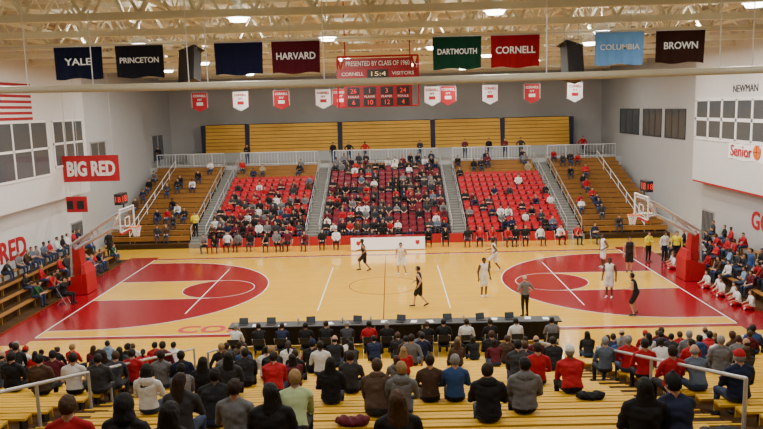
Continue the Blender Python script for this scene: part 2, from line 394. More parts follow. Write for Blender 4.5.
for x0,x1 in ((-13.25,-12.15),(-5.45,-4.45),(4.45,5.45),(12.15,13.25)):
    b=MB()
    for j in range(FK):
        zt=fz(j)-.43; b.box(x0,x1,fy(j)-.6,fy(j)+.22,0 if j==0 else zt-FR-.01,zt); b.box(x0,x1,fy(j)-.19,fy(j)+.22,zt,zt+FR/2)
    b.obj('aisle_stairs',M_stair,label='grey stair aisle climbing between seating sections',cat='stairs',group='far aisle stairs')
for x in (-17.4,-13.2,-12.2,-5.4,-4.5,4.5,5.4,12.2,13.2,17.4):
    railing('handrail',[(x,fy(.0),fz(0)-.43),(x,fy(14),fz(14)-.43)],1.0,M_white if abs(x)>17 else M_rail,'slim steel handrail climbing the far stands','far handrails',7,.025,True)
MB().box(-12.1,12.1,fy(0)-.66,fy(0)-.61,0,.62).obj('padded_kickboard',M_redpad,label='low red padded kickboard along foot of stands',cat='padding')
MB().box(-XW+.01,XW-.01,fy(14)+.23,29.99,0,4.55).obj('walkway',M_wallg,label='raised grey concourse walkway behind stands',cat='walkway')
WY=fy(14)+.3; WZ=4.55
def guard(x0,x1):
    b=MB(); b.tube([(x0,WY,WZ+1.05),(x1,WY,WZ+1.05)],.03).tube([(x0,WY,WZ+.12),(x1,WY,WZ+.12)],.02)
    n=int((x1-x0)/.25)
    for i in range(n+1): xx=x0+(x1-x0)*i/n; b.cyl((xx,WY,WZ),(xx,WY,WZ+1.05),.03 if i%6==0 else .012,n=5)
    b.obj('guard_rail',M_white,origin=(x0,WY,WZ),label='white balustrade guard rail along raised walkway',cat='railing',group='walkway guard rails')
for x0,x1 in ((-19,-13.4),(-12.0,-5.6),(-4.3,4.3),(5.6,12.0),(13.4,19)): guard(x0,x1)
MB().box(-17.5,17.5,27.6,29.9,WZ,WZ+.85).obj('plinth',M_wallg,label='low grey wall plinth carrying closed bleachers',cat='plinth')
xs=[solve_x(p,28,6.5) for p in (203,247,340,433,503,572)]
for i,(x0,x1) in enumerate(zip(xs,xs[1:])):
    b=MB(); x0+=.21; x1-=.21; zb0=WZ+.85
    for r in range(8):
        b.box(x0,x1,28.0+.05*r,29.6,zb0+r*.31,zb0+r*.31+.27,0); b.box(x0+.02,x1-.02,28.12+.05*r,29.6,zb0+r*.31+.27,zb0+(r+1)*.31,1)
    b.obj('folded_bleacher',[M_folded,M_deckwood],origin=((x0+x1)/2,28.5,zb0),label='closed telescopic bleacher of yellow wooden slats',cat='bleacher',group='folded bleachers')
for x in xs: MB().box(x-.19,x+.19,28.2,29.6,WZ+.85,WZ+3.3).obj('bleacher_divider',M_navy,label='narrow dark blue upright between closed bleachers',cat='divider',group='bleacher dividers')
# ---------------------------------------------------------------- stadium chairs
def chair_mb():
    b=MB()
    b.loft([[( -.21,-.24,-.02),(.21,-.24,-.02),(.21,-.24,.01),(-.21,-.24,.01)],[(-.22,0,-.05),(.22,0,-.05),(.22,0,-.015),(-.22,0,-.015)],[(-.21,.16,-.02),(.21,.16,-.02),(.21,.16,.02),(-.21,.16,.02)]])
    b.loft([[(-.21,.14,.0),(.21,.14,.0),(.21,.17,.0),(-.21,.17,.0)],[(-.23,.19,.25),(.23,.19,.25),(.23,.215,.25),(-.23,.215,.25)],[(-.19,.2,.42),(.19,.2,.42),(.19,.22,.42),(-.19,.22,.42)]])
    for x in (-.24,.22):
        b.box(x,x+.02,-.05,.17,-.43,.17,1); b.box(x-.01,x+.03,-.2,.17,.17,.19,1)
    return b
CH=[]; 
for j in range(13):
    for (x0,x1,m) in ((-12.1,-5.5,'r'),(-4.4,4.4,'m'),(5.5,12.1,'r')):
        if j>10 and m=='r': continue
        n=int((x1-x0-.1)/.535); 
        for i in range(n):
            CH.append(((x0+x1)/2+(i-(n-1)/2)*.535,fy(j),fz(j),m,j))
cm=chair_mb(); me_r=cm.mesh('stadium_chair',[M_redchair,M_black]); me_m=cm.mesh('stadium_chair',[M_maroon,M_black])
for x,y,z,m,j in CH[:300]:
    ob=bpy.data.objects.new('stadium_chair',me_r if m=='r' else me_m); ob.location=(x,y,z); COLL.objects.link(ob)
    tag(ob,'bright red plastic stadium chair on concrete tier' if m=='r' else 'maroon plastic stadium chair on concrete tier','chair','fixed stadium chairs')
rest=MB()
for x,y,z,m,j in CH[300:]:
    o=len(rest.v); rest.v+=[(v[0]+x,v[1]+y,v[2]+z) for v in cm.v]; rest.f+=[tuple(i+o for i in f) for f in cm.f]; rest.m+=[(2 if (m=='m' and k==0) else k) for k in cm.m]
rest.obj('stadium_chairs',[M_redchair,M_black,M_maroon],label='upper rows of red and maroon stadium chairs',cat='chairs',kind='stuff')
# ---------------------------------------------------------------- end bleachers
def ex(i): return 16.75+.75*i
def ez(i): return .45+.27*i
for s,ya,yb in ((-1,-9,8.0),(1,-9,6.3)):
    e=empty('bleacher',(s*17.6,(ya+yb)/2,0),label='short wooden bleacher below overhanging end wall',cat='bleacher',group='wooden bleacher sections')
    b=MB()
    for i in range(4):
        xa,xb=sorted((s*(ex(i)-.6),s*(ex(i)+.15))); b.box(xa,xb,ya,yb,0 if i==0 else ez(i)-.43-.28,ez(i)-.42)
    b.obj('deck',M_deckwood,e,e.location)
    for i in range(4):
        xa,xb=sorted((s*(ex(i)-.14),s*(ex(i)+.14))); b=MB().box(xa,xb,ya,yb,ez(i)-.05,ez(i))
        y=ya+.3
        while y<yb: b.box(s*ex(i)-.05,s*ex(i)+.05,y-.03,y+.03,ez(i)-.42,ez(i)-.05); y+=1.5
        b.obj('seat_plank',M_farwood,e,(s*ex(i),(ya+yb)/2,ez(i)))
# ---------------------------------------------------------------- roof
YS=[-18.5+4.4*i for i in range(11)]
e=empty('roof_truss',(0,YS[0],0),label='cream painted steel roof truss with diagonal webs',cat='roof truss',group='roof trusses')
MB().box(-XW,XW,YS[0]-.12,YS[0]+.12,13.42,13.62).obj('top_chord',M_cream,e,e.location)
MB().box(-XB,XB,YS[0]-.13,YS[0]+.13,11.78,12.0).obj('bottom_chord',M_cream,e,e.location)
b=MB(); n=22; dx=2*XB/n
for i in range(n):
    x=-XB+i*dx; b.cyl((x,YS[0],11.95),(x+dx/2,YS[0],13.5),.06,n=6).cyl((x+dx/2,YS[0],13.5),(x+dx,YS[0],11.95),.06,n=6)
b.obj('web',M_cream,e,e.location)
for y in YS[1:]: copy_tree(e,(0,y,0))
e=empty('ceiling_joist',(0,0,0),label='cream open-web steel joist running under roof deck',cat='joist',group='ceiling joists')
MB().box(-.08,.08,-28,29.9,13.62,13.74).obj('top_chord',M_cream,e); MB().box(-.08,.08,-28,29.9,12.74,12.88).obj('bottom_chord',M_cream,e)
b=MB(); y=-28
while y<29: b.cyl((0,y,12.84),(0,y+.9,13.68),.03,n=5).cyl((0,y+.9,13.68),(0,y+1.8,12.84),.03,n=5); y+=1.8
b.obj('web',M_cream,e)
xsj=[-17.5+2.5*i for i in range(15)]; e.location=(xsj[0],0,0)
for x in xsj[1:]: copy_tree(e,(x,0,0))
# lamps
lm=empty('high_bay_lamp',(0,0,0),label='lit round high-bay lamp hanging from roof truss',cat='ceiling lamp',group='high-bay lamps')
b=MB(); b.loft([[(r*math.cos(2*math.pi*i/20),r*math.sin(2*math.pi*i/20),z) for i in range(20)] for r,z in ((.36,0),(.33,.12),(.2,.28),(.12,.36),(.12,.5))],cap=False)
b.cyl((0,0,.36),(0,0,.55),.12); b.obj('lamp_housing',M_white,lm,smooth=True)
MB().cyl((0,0,-.12),(0,0,.06),.24,.34,n=20).obj('lens',M_lamp,lm)
MB().cyl((0,0,.55),(0,0,1.95),.015,n=6).obj('hanger_rod',M_steel,lm)
LP=[(-11.7,-13.8),(-4,-13.8),(3.7,-13.8),(11.4,-13.8),(-9.5,-6.4),(9,-6.4),(-1.9,-6.9),
    (-14,-1),(-6,-1),(2.6,-1),(10,-1),(15,-1),(-10,5.5),(-2,5.5),(6,5.5),(14,5.5),(-14,12),(-6,12),(2,12),(10,12),(-10,19),(-2,19),(6,19),(14,19),
    (-12,-20),(-4,-20),(4,-20),(12,-20),(-8,-28),(0,-28),(8,-28)]
first=True
for x,y in LP:
    if first: lm.location=(x,y,11.8); first=False
    else: copy_tree(lm,(x,y,11.8))
for o in [o for o in COLL.objects if o.name.startswith('high_bay_lamp')]:
    yy=o.location.y
    l=bpy.data.lights.new('lamp_light','AREA'); l.shape='DISK'; l.size=.6
    l.energy=480 if yy>-10 else (260 if yy>-15 else 180)
    if yy>15: l.energy=260
    l.color=(1,.975,.90)
    lo=bpy.data.objects.new('lamp_light',l); COLL.objects.link(lo); lo.parent=o; lo.location=(0,0,-.14)
    l=bpy.data.lights.new('ceiling_fill','AREA'); l.shape='DISK'; l.size=.7; l.energy=60; l.color=(1,.98,.9)  # extra upward fill added above each lamp to brighten the ceiling
    lo=bpy.data.objects.new('ceiling_fill',l); COLL.objects.link(lo); lo.parent=o; lo.rotation_euler=(math.pi,0,0); lo.location=(0,0,.6)
w=bpy.data.worlds.new('world'); bpy.context.scene.world=w; w.use_nodes=True
w.node_tree.nodes['Background'].inputs[0].default_value=(1,.98,.95,1); w.node_tree.nodes['Background'].inputs[1].default_value=.2
PY=-16; pz=on_y(381,81.5,PY).z
pe=empty('suspended_pipe',(0,PY,pz),label='long cream steel pipe hung on thin rods across hall',cat='pipe')
def psag(x): return pz+.16*(x/XB)**2
b=MB(); L_=[-XB+.02+(2*XB-.04)*i/40 for i in range(41)]
b.loft([[(x,PY+.105*math.cos(t),psag(x)+.105*math.sin(t)) for t in [2*math.pi*i/14 for i in range(14)]] for x in L_])
b.obj('pipe',M_tan,pe,pe.location,smooth=True)
for px in (22,88,185,204,322,547,722,755):
    x=solve_x(px,PY,11.5); MB().cyl((x,PY,psag(x)+.08),(x,PY,CEIL-.02),.015,n=6).obj('hanger_rod',M_white,pe,(x,PY,pz))
# ---------------------------------------------------------------- flags
FY=-10.0
fz_top=11.42
FL=[(79,'YALE',(.004,.006,.022),'navy'),(140,'PRINCETON',(.010,.010,.016),'black'),(239,'',(.005,.006,.026),'navy blue'),(296,'HARVARD',(.065,.005,.010),'crimson'),
    (457,'DARTMOUTH',(.004,.035,.018),'green'),(515,'CORNELL',(.24,.005,.009),'red'),(619,'COLUMBIA',(.16,.38,.78),'light blue'),(680,'BROWN',(.025,.008,.005),'dark brown')]
b=MB(); b.tube([(-XB+.02,FY,fz_top+.04),(XB-.02,FY,fz_top+.04)],.015,6)
for x in (-15,-9,-3,3,9,15): b.cyl((x,FY,fz_top+.04),(x,FY,CEIL-.02),.01,n=5)
b.obj('banner_cable',M_steel,label='taut steel cable carrying hanging flags',cat='cable')
for px,t,col,cn in FL:
    x=solve_x(px,FY,fz_top-.5); W,H=1.72,1.12
    e=empty('hanging_flag',(x,FY-.03,fz_top),label='%s cloth flag %s hung from cable'%(cn,'lettered '+t if t else 'without lettering'),cat='flag',group='row of school flags')
    b=MB(); nx,nyy=32,10; vs=[(x-W/2+W*i/nx*(1-.02*k/nyy)+.01*k/nyy,FY-.03+(.03*math.sin(i*.75+px)+.012*math.sin(i*1.9+px*2))*(k/nyy)**.7,fz_top-H*k/nyy+.03*math.sin(i*.28+px)*(k/nyy)) for k in range(nyy+1) for i in range(nx+1)]
    b.add(vs,[(k*(nx+1)+i,k*(nx+1)+i+1,(k+1)*(nx+1)+i+1,(k+1)*(nx+1)+i) for k in range(nyy) for i in range(nx)])
    b.obj('cloth',mat('flag_'+cn.replace(' ','_'),col,.9,var=.15,spec=.15,scale=3),e,e.location,smooth=True)
    MB().cyl((x-W/2,FY-.03,fz_top+.01),(x+W/2,FY-.03,fz_top+.01),.02).obj('rod',M_steel,e,e.location)
    if t: text('lettering',t,.34 if len(t)<8 else .27,M_whtext,(x,FY-.085,fz_top-.52),'S',e,bold=.003,fit=min(1.38,.235*len(t)))
PNY=21.0
for px,k in ((199,0),(240,1),(281,0),(323,1),(340,0),(432,1),(448,0),(490,1),(532,0),(575,1)):
    p=on_y(px,90,PNY); x,z=p.x,10.55; w_=1.25; h=1.5
    e=empty('pennant',(x,PNY,z),label=('red' if k==0 else 'white')+' pointed championship banner hung from roof',cat='banner',group='championship banners')
    b=MB(); pts=[(-w_/2,0),(w_/2,0),(w_/2,-h*.78),(0,-h),(-w_/2,-h*.78)]
    vs=[(x+a,PNY-.015,z+c2) for a,c2 in pts]+[(x+a,PNY+.015,z+c2) for a,c2 in pts]
    b.add(vs,[(0,4,3,2,1),(5,6,7,8,9)]+[(i,(i+1)%5,(i+1)%5+5,i+5) for i in range(5)])
    b.obj('cloth',M_redtext if k==0 else M_white,e,e.location)
    b=MB(); m2=M_whtext if k==0 else M_redtext
    for s in (-1,1): b.box(x+s*w_/2-.03 if s>0 else x-w_/2,x+w_/2 if s>0 else x-w_/2+.03,PNY-.03,PNY-.016,z-h*.76,z-.03)
    b.box(x-.25,x+.25,PNY-.03,PNY-.016,z-1.0,z-.75)
    b.obj('border',m2,e,e.location)
    text('lettering','CORNELL',.26,m2,(x,PNY-.03,z-.25),'S',e,bold=.005,fit=1.0)
    text('lettering','IVY',.24,m2,(x,PNY-.03,z-.55),'S',e,bold=.005)
    MB().cyl((x-.5,PNY,z),(x-.5,PNY,CEIL-.01),.012,n=5).cyl((x+.5,PNY,z),(x+.5,PNY,CEIL-.01),.012,n=5).cyl((x-w_/2,PNY,z),(x+w_/2,PNY,z),.02,n=6).obj('hanger',M_steel,e,e.location)
for px,py in ((191,67),(571,62)):
    p=on_y(px,py,-9); e=empty('hanging_speaker',(p.x,-9,p.z),label='tilted tall black loudspeaker hung from roof',cat='loudspeaker',group='hanging loudspeakers')
    s=1 if px>381 else -1
    o=MB(); o.loft([[(-.38,-.25,-.66),(.38,-.25,-.66),(.24,.28,-.66),(-.24,.28,-.66)],[(-.38,-.25,.66),(.38,-.25,.66),(.24,.28,.66),(-.24,.28,.66)]])
    for z in (-.67,.65): o.box(-.40,.40,-.27,.29,z,z+.03)
    ob=o.obj('speaker_cabinet',M_black,e); ob.location=(0,0,0); ob.rotation_euler=(-.35,s*.22,s*.45)
    g=MB().box(-.35,.35,-.275,-.252,-.61,.61).cyl((0,-.276,-.2),(0,-.285,-.2),.26,n=20).cyl((0,-.276,.38),(0,-.285,.38),.14,n=16).obj('grille',M_grille,ob); g.location=(0,0,0)
    b=MB(); b.cyl((-.3,0,.8),(.3,0,.8),.03).cyl((-.25,0,.8),(-.25,0,CEIL-p.z-.02),.015,n=6).cyl((.25,0,.8),(.25,0,CEIL-p.z-.02),.015,n=6).cyl((-.25,0,.8),(-.2,.1,.5),.012,n=5).cyl((.25,0,.8),(.2,.1,.5),.012,n=5)
    rb=b.obj('rigging_bar',M_steel,e); rb.location=(0,0,0)
# ---------------------------------------------------------------- main scoreboard
SY=-3.0; a=on_y(337,68,SY); b_=on_y(419,107,SY); cx=(a.x+b_.x)/2; W=b_.x-a.x; zt=on_y(379,68.5,SY).z; zb=on_y(381,107,SY).z; zh=on_y(379,58,SY).z
sb=empty('scoreboard',(cx,SY,zb),label='large red electronic scoreboard with white lettering hung from roof',cat='scoreboard')
zm=on_y(379,79,SY).z; Hc=zt-zm; zc=zm-(zm-zb)*.22; Hl=zc-zb; yf=SY-.14
MB().box(cx-W/2,cx+W/2,SY-.12,SY+.3,zm-.1,zt).box(cx-W*.42,cx+W*.42,SY-.12,SY+.3,zb,zm-.1).obj('cabinet',M_sbred,sb,sb.location)
MB().box(cx-W*.42,cx+W*.42,SY-.1,SY+.1,zt+.01,zh).obj('header_sign',M_sbred,sb,sb.location)
text('lettering','PRESENTED BY CLASS OF 1960',.30,M_whtext,(cx,SY-.13,(zt+zh)/2),'S',sb,bold=.0,fit=W*.78)
b=MB()
b.box(cx-W*.13,cx+W*.13,yf,SY-.12,zm+Hc*.1,zm+Hc*.9)
for u0,u1 in ((-.38,-.23),(-.18,-.03),(.03,.18),(.23,.38)):
    for v0,v1 in ((.06,.40),(.58,.92)): b.box(cx+W*u0,cx+W*u1,yf,SY-.12,zb+Hl*v0,zb+Hl*v1)
b.obj('display',M_black,sb,sb.location)
text('digits','15:4',Hc*.6,M_ledy,(cx,yf-.01,zm+Hc*.5),'S',sb,bold=.0,fit=W*.18)
for u,v,t in ((-.305,.75,'26'),(.305,.75,'24'),(-.105,.75,'1'),(.105,.75,'3'),(-.305,.23,'6'),(-.105,.23,'10'),(.105,.23,'12'),(.305,.23,'4')):
    text('digits',t,Hl*.30,M_led,(cx+W*u,yf-.01,zb+Hl*v),'S',sb,bold=.0)
for u,t in ((-.305,'FOULS'),(-.105,'PLAYER'),(.105,'PLAYER'),(.305,'FOULS')): text('lettering',t,Hl*.13,M_whtext,(cx+W*u,yf,zb+Hl*.49),'S',sb,bold=.0,fit=W*.13)
text('lettering','CORNELL',Hc*.46,M_whtext,(cx-W*.31,yf,zm+Hc*.52),'S',sb,bold=.0,fit=W*.27)
text('lettering','VISITORS',Hc*.46,M_whtext,(cx+W*.31,yf,zm+Hc*.52),'S',sb,bold=.0,fit=W*.27)
b=MB(); fy_=SY+.2
for q in (-.4,.4): b.cyl((cx+W*q,SY+.1,zt),(cx+W*q,SY+.1,CEIL-.02),.03,n=6)
for q in (-1,1): b.tube([(cx+q*W*.5,fy_,zb),(cx+q*W*.5,fy_,zh+.1),(cx+q*W*.46,fy_,zt),(cx+q*W*.42,fy_,zh+.1)],.045,6)
b.tube([(cx-W*.5,fy_,zh+.1),(cx+W*.5,fy_,zh+.1)],.045,6); b.tube([(cx-W*.5,fy_,zb+.04),(cx+W*.5,fy_,zb+.04)],.04,6)
b.obj('hanger_frame',M_redtext,sb,sb.location)
# ---------------------------------------------------------------- signs
def sign(name,label,cat,p0,p1,y,z0,z1,body,tm,pm,size,hang=True):
    e=empty(name,((p0+p1)/2,y,(z0+z1)/2),label=label,cat=cat)
    MB().box(p0,p1,y-.02,y+.02,z0,z1).obj('panel',pm,e,e.location)
    if body: text('lettering',body,size,tm,((p0+p1)/2,y-.035,(z0+z1)/2),'S',e,bold=.045,fit=(p1-p0)*.86)
    if hang: 
        b=MB()
        for x in (p0+.3,p1-.3): b.cyl((x,y,z1),(x,y,CEIL-.02),.012,n=5)
        b.obj('hanger',M_steel,e,e.location)
    return e
yb=42.2-36
pa=on_y(59,158,yb); pb=on_y(120,180,yb)
sign('hanging_banner','red banner with white BIG RED lettering hung beside wall','banner',max(pa.x,-XB+.02),pb.x,yb,pb.z-.05,pa.z+.1,'BIG RED',M_whtext,M_redtext,1.15)
pa=on_y(60,197,yb); pb=on_y(88,212,yb)
e=sign('wall_scoreboard','small red fouls scoreboard hung under banner','scoreboard',max(pa.x,-XB+.04),pb.x,yb,pb.z,pa.z,'',M_whtext,M_redtext,.3)
MB().box(pa.x+.4,pa.x+.75,yb-.04,yb-.02,pb.z+.2,pa.z-.25).box(pb.x-.6,pb.x-.2,yb-.04,yb-.02,pb.z+.2,pa.z-.25).obj('display',M_black,e,e.location)
def walltext(body,size,m,side,x,ymid,z,name,label,sx=1,bold=.02,fit=None):
    t=text(name,body,size,m,(x,ymid,z),'E' if side<0 else 'W',None,bold=bold,sx=sx,fit=fit); t['label']=label; t['category']='wall lettering'; return t
ya=on_x(733,88,XB).y; yb3=on_x(759,88,XB).y; zz=on_x(748,88,XB).z
walltext('NEWMAN',.55,M_bktext,1,XB-.015,(ya+yb3)/2,zz,'wall_lettering','black NEWMAN lettering mounted on white wall',1.0,.0,fit=abs(ya-yb3)*.95)
p=on_x(30,243,-XW+.04); walltext('BIG RED',1.5,M_redtext,-1,-XW+.06,p.y-3.2,p.z,'wall_lettering','large red BIG RED lettering painted on white wall',1,.04)
p=on_x(745,217,XW-.04); walltext('GO BIG RED',1.3,M_redtext,1,XW-.06,p.y-4.3,p.z,'wall_lettering','large red GO BIG RED lettering painted on grey wall',1,.03)
ya=on_x(729,150,XB).y; zz=on_x(745,151,XB).z
e=empty('paper_banner',(XB-.03,ya-2.5,zz),label='white paper banner reading Senior with an orange ball drawing',cat='banner')
b=MB(); n=20; vs=[]
for i in range(n+1):
    yy=ya-5*i/n; q=.03+.02*math.sin(i*1.3)
    vs+=[(XB-.0005,yy,zz+.5),(XB-q,yy,zz+.5-.03*math.sin(i*.9)**2),(XB-q-.01*math.sin(i),yy,zz-.5+.04*math.sin(i*.7)),(XB-.0005,yy,zz-.5)]
fs=[]
for i in range(n):
    for k in range(4): fs.append((i*4+k,i*4+(k+1)%4,(i+1)*4+(k+1)%4,(i+1)*4+k))
fs+=[(3,2,1,0),(n*4,n*4+1,n*4+2,n*4+3)]
b.add(vs,fs); b.obj('sheet',M_paper,e,e.location)
text('lettering','Senior',.85,M_redtext,(XB-.07,ya-1.45,zz-.02),'W',e,bold=.004,fit=2.3)
b=MB(); b.cyl((XB-.07,ya-3.1,zz),(XB-.055,ya-3.1,zz),.36,n=24)
b.box(XB-.076,XB-.07,ya-3.115,ya-3.085,zz-.35,zz+.35,1).box(XB-.076,XB-.07,ya-3.45,ya-2.75,zz-.015,zz+.015,1)
b.obj('ball_drawing',[M_orange,M_bktext],e,e.location)
y1=on_x(31,104,-XB).y; zt_=on_x(28,84,-XB).z; zb_=on_x(28,120,-XB).z
e=empty('national_flag',(-XB+.03,y1-1.7,zt_),label='striped american flag mounted flat on white wall',cat='flag')
b=MB(); L=5.2; h=(zt_-zb_)
for i in range(13): 
    ya_=y1-L if i>6 else y1-L*.6
    b.box(-XB+.0005,-XB+.03,ya_,y1,zt_-h*(i+1)/13,zt_-h*i/13,i%2)
b.box(-XB+.0005,-XB+.03,y1-L,y1-L*.6,zt_-h*7/13,zt_,2)
for r in range(9):
    for q in range(6 if r%2==0 else 5):
        yy=y1-L+.16+(q+(.5 if r%2 else 0))*.32; z_=zt_-h*7/13*(r+.7)/9.5; b.box(-XB+.03,-XB+.034,yy-.03,yy+.03,z_-.03,z_+.03,1)
b.obj('cloth',[mat('flag_stripe_red',(.3,.004,.012),.8,var=.05),mat('flag_stripe_white',(.6,.6,.6),.8,var=.05),mat('flag_blue',(.01,.02,.12),.8)],e,e.location)
# courtside white sponsor table
yT=9.2; xa=on_y(351,245,yT).x; xb=on_y(425,245,yT).x
e=empty('courtside_table',((xa+xb)/2,yT,0),label='long courtside table with white front panels and red emblems',cat='table')
MB().box(xa,xb,yT-.03,yT,.05,.85).obj('front_panel',mat('white_panel_added_glow',(.8,.8,.8),.5,emit=(1,1,1),estr=.3),e,e.location)  # plain white board, no lamp; faint glow added in its material
MB().box(xa,xb,yT-.03,yT+.6,.85,.9).obj('table_top',M_red,e,e.location)
for x in (xa+.05,xb-.1):
    for y in (yT,yT+.5): MB().box(x,x+.05,y+.002,y+.05,0,.85).obj('leg',M_black,e,e.location)
for q in (.1,.9):
    x=xa+(xb-xa)*q; b=MB(); b.loft([[(x+a*.13,y,.47+c*.15) for a,c in ((-1,1),(1,1),(1,-.3),(0,-1),(-1,-.3))] for y in (yT-.045,yT-.03)]); b.obj('emblem',M_redtext,e,e.location)
# scorer table
yS=-9.6; xa=on_y(230,325,yS).x; xb=on_y(560,320,yS).x
e=empty('scorers_table',((xa+xb)/2,yS,0),label='long scorers table with black cloth skirt beside court',cat='table')
MB().box(xa,xb,yS-.35,yS+.35,.93,.98).obj('table_top',M_black,e,e.location)
b=MB(); n=120
top=[]; bot=[]
for i in range(n+1):
    x=xa+(xb-xa)*i/n; o=.02*math.sin(i*2.1); top.append((x,yS+.34,.93)); bot.append((x,yS+.36+o,.02))
b.add(top+bot,[(i,i+1,n+1+i+1,n+1+i) for i in range(n)]); b.obj('skirt',M_black,e,e.location)
x=xa+.1
while x<xb:
    for y in (-.3,.25): MB().cyl((x,yS+y,0),(x,yS+y,.93),.02,n=6).obj('leg',M_steel,e,e.location)
    x+=1.8
lap=empty('laptop',(0,0,0),label='open laptop computer standing on black table',cat='laptop',group='laptops on the scorers table')
MB().box(-.17,.17,-.12,.12,0,.02).obj('keyboard_base',M_black,lap)
b=MB(); b.add([(-.17,.12,.02),(.17,.12,.02),(.17,.19,.22),(-.17,.19,.22),(-.17,.13,.02),(.17,.13,.02),(.17,.2,.22),(-.17,.2,.22)],[(0,1,2,3),(7,6,5,4),(0,4,5,1),(1,5,6,2),(2,6,7,3),(3,7,4,0)]); b.obj('lid',M_black,lap)
b=MB(); b.add([(-.15,.122,.035),(.15,.122,.035),(.15,.186,.21),(-.15,.186,.21)],[(0,1,2,3)]); b.obj('screen',M_screen,lap)
def sheet(x,y,r):
    e2=MB().box(-.11,.11,-.15,.15,0,.008).obj('paper_stack',M_paper,label='small stack of white paper sheets on black table',cat='paper',group='papers on the scorers table'); e2.location=(x,y,.98); e2.rotation_euler=(0,0,r)
def bottle(x,y):
    e2=MB().loft([[(x+r*math.cos(t),y+r*math.sin(t),.98+z) for t in [2*math.pi*i/12 for i in range(12)]] for r,z in ((.033,0),(.035,.02),(.035,.14),(.028,.17),(.013,.19),(.013,.22))]).obj('water_bottle',M_rail,origin=(x,y,.98),smooth=True,label='small clear water bottle standing on black table',cat='bottle',group='bottles on the scorers table')
x=xa+.5; firstl=True
while x<xb-.4:
    r=random.random()
    if r<.4:
        if firstl: lap.location=(x,yS,.98); firstl=False
        else: copy_tree(lap,(x,yS,.98),random.uniform(-.3,.3))
    elif r<.8: sheet(x,yS+random.uniform(-.15,.15),random.uniform(-.4,.4))
    else: bottle(x,yS+.1)
    x+=random.uniform(.45,.75)
# ---------------------------------------------------------------- people
TAG=dict(skin=0,top=1,bot=2,shoe=3,hair=4)
def remesh(mb,voxel,smooth=2):
    me=mb.mesh('tmp',[]); ob=bpy.data.objects.new('tmp',me); COLL.objects.link(ob)
    m=ob.modifiers.new('r','REMESH'); m.mode='VOXEL'; m.voxel_size=voxel; m.adaptivity=0
    if smooth: s=ob.modifiers.new('s','SMOOTH'); s.factor=.5; s.iterations=smooth
    dg=bpy.context.evaluated_depsgraph_get(); dg.update()
    r=bpy.data.meshes.new_from_object(ob.evaluated_get(dg)); bpy.data.objects.remove(ob)
    co=np.empty(len(r.vertices)*3); r.vertices.foreach_get('co',co); co=co.reshape(-1,3)
    fs=[tuple(p.vertices) for p in r.polygons]; bpy.data.meshes.remove(r); return co,fs
def seated(lean=.05,arms='lap',hy=0,hp=0,spread=.13):
    J={}; P=Vector((0,0,.11)); ch=P+Vector((0,math.sin(lean)*.46,math.cos(lean)*.46)); J['pelvis']=P; J['chest']=ch
    l2=lean*.55; J['head']=ch+Vector((0,math.sin(l2)*.21+.02,math.cos(l2)*.21)); J['hy']=hy; J['hp']=hp+lean*.3
    for s,n in ((-1,'L'),(1,'R')):
        J['hip'+n]=Vector((s*.09,.03,.09)); J['knee'+n]=Vector((s*spread,.44,.075)); J['ank'+n]=Vector((s*spread*.95,.42,-.345)); J['toe'+n]=Vector((s*spread*1.05,.56,-.385))
        sh=ch+Vector((s*.19,0,-.025)); J['sho'+n]=sh
        if arms=='lap': el=Vector((s*.26,ch.y+.06,.29)); wr=Vector((s*.09,ch.y+.27,.19))
        elif arms=='knees': el=Vector((s*.21,.36,.19)); wr=Vector((s*.05,.54,.25))
        elif arms=='crossed': el=Vector((s*.26,ch.y+.08,.30)); wr=Vector((-s*.05,ch.y+.2,.33+s*.02))
        elif arms=='raised': el=Vector((s*.22,ch.y+.22,.47)); wr=Vector((s*.07,ch.y+.3,.74))
        elif arms=='back': el=Vector((s*.31,-.08,.30)); wr=Vector((s*.29,-.05,.06))
        elif arms=='chin': el=Vector((s*.2,.33,.2)) ; wr=Vector((s*.08,ch.y+.2,.52)) if s>0 else Vector((.05,.4,.2))
        J['elb'+n]=el; J['wri'+n]=wr
    return J
def floor_seat():
    J=seated(.12,'lap'); 
    for s,n in ((-1,'L'),(1,'R')):
        J['knee'+n]=Vector((s*.33,.30,.15)); J['ank'+n]=Vector((-s*.05,.38 if s>0 else .28,.07)); J['toe'+n]=Vector((-s*.18,.40 if s>0 else .30,.04))
        J['elb'+n]=Vector((s*.27,.12,.30)); J['wri'+n]=Vector((s*.22,.32,.24))
    return J
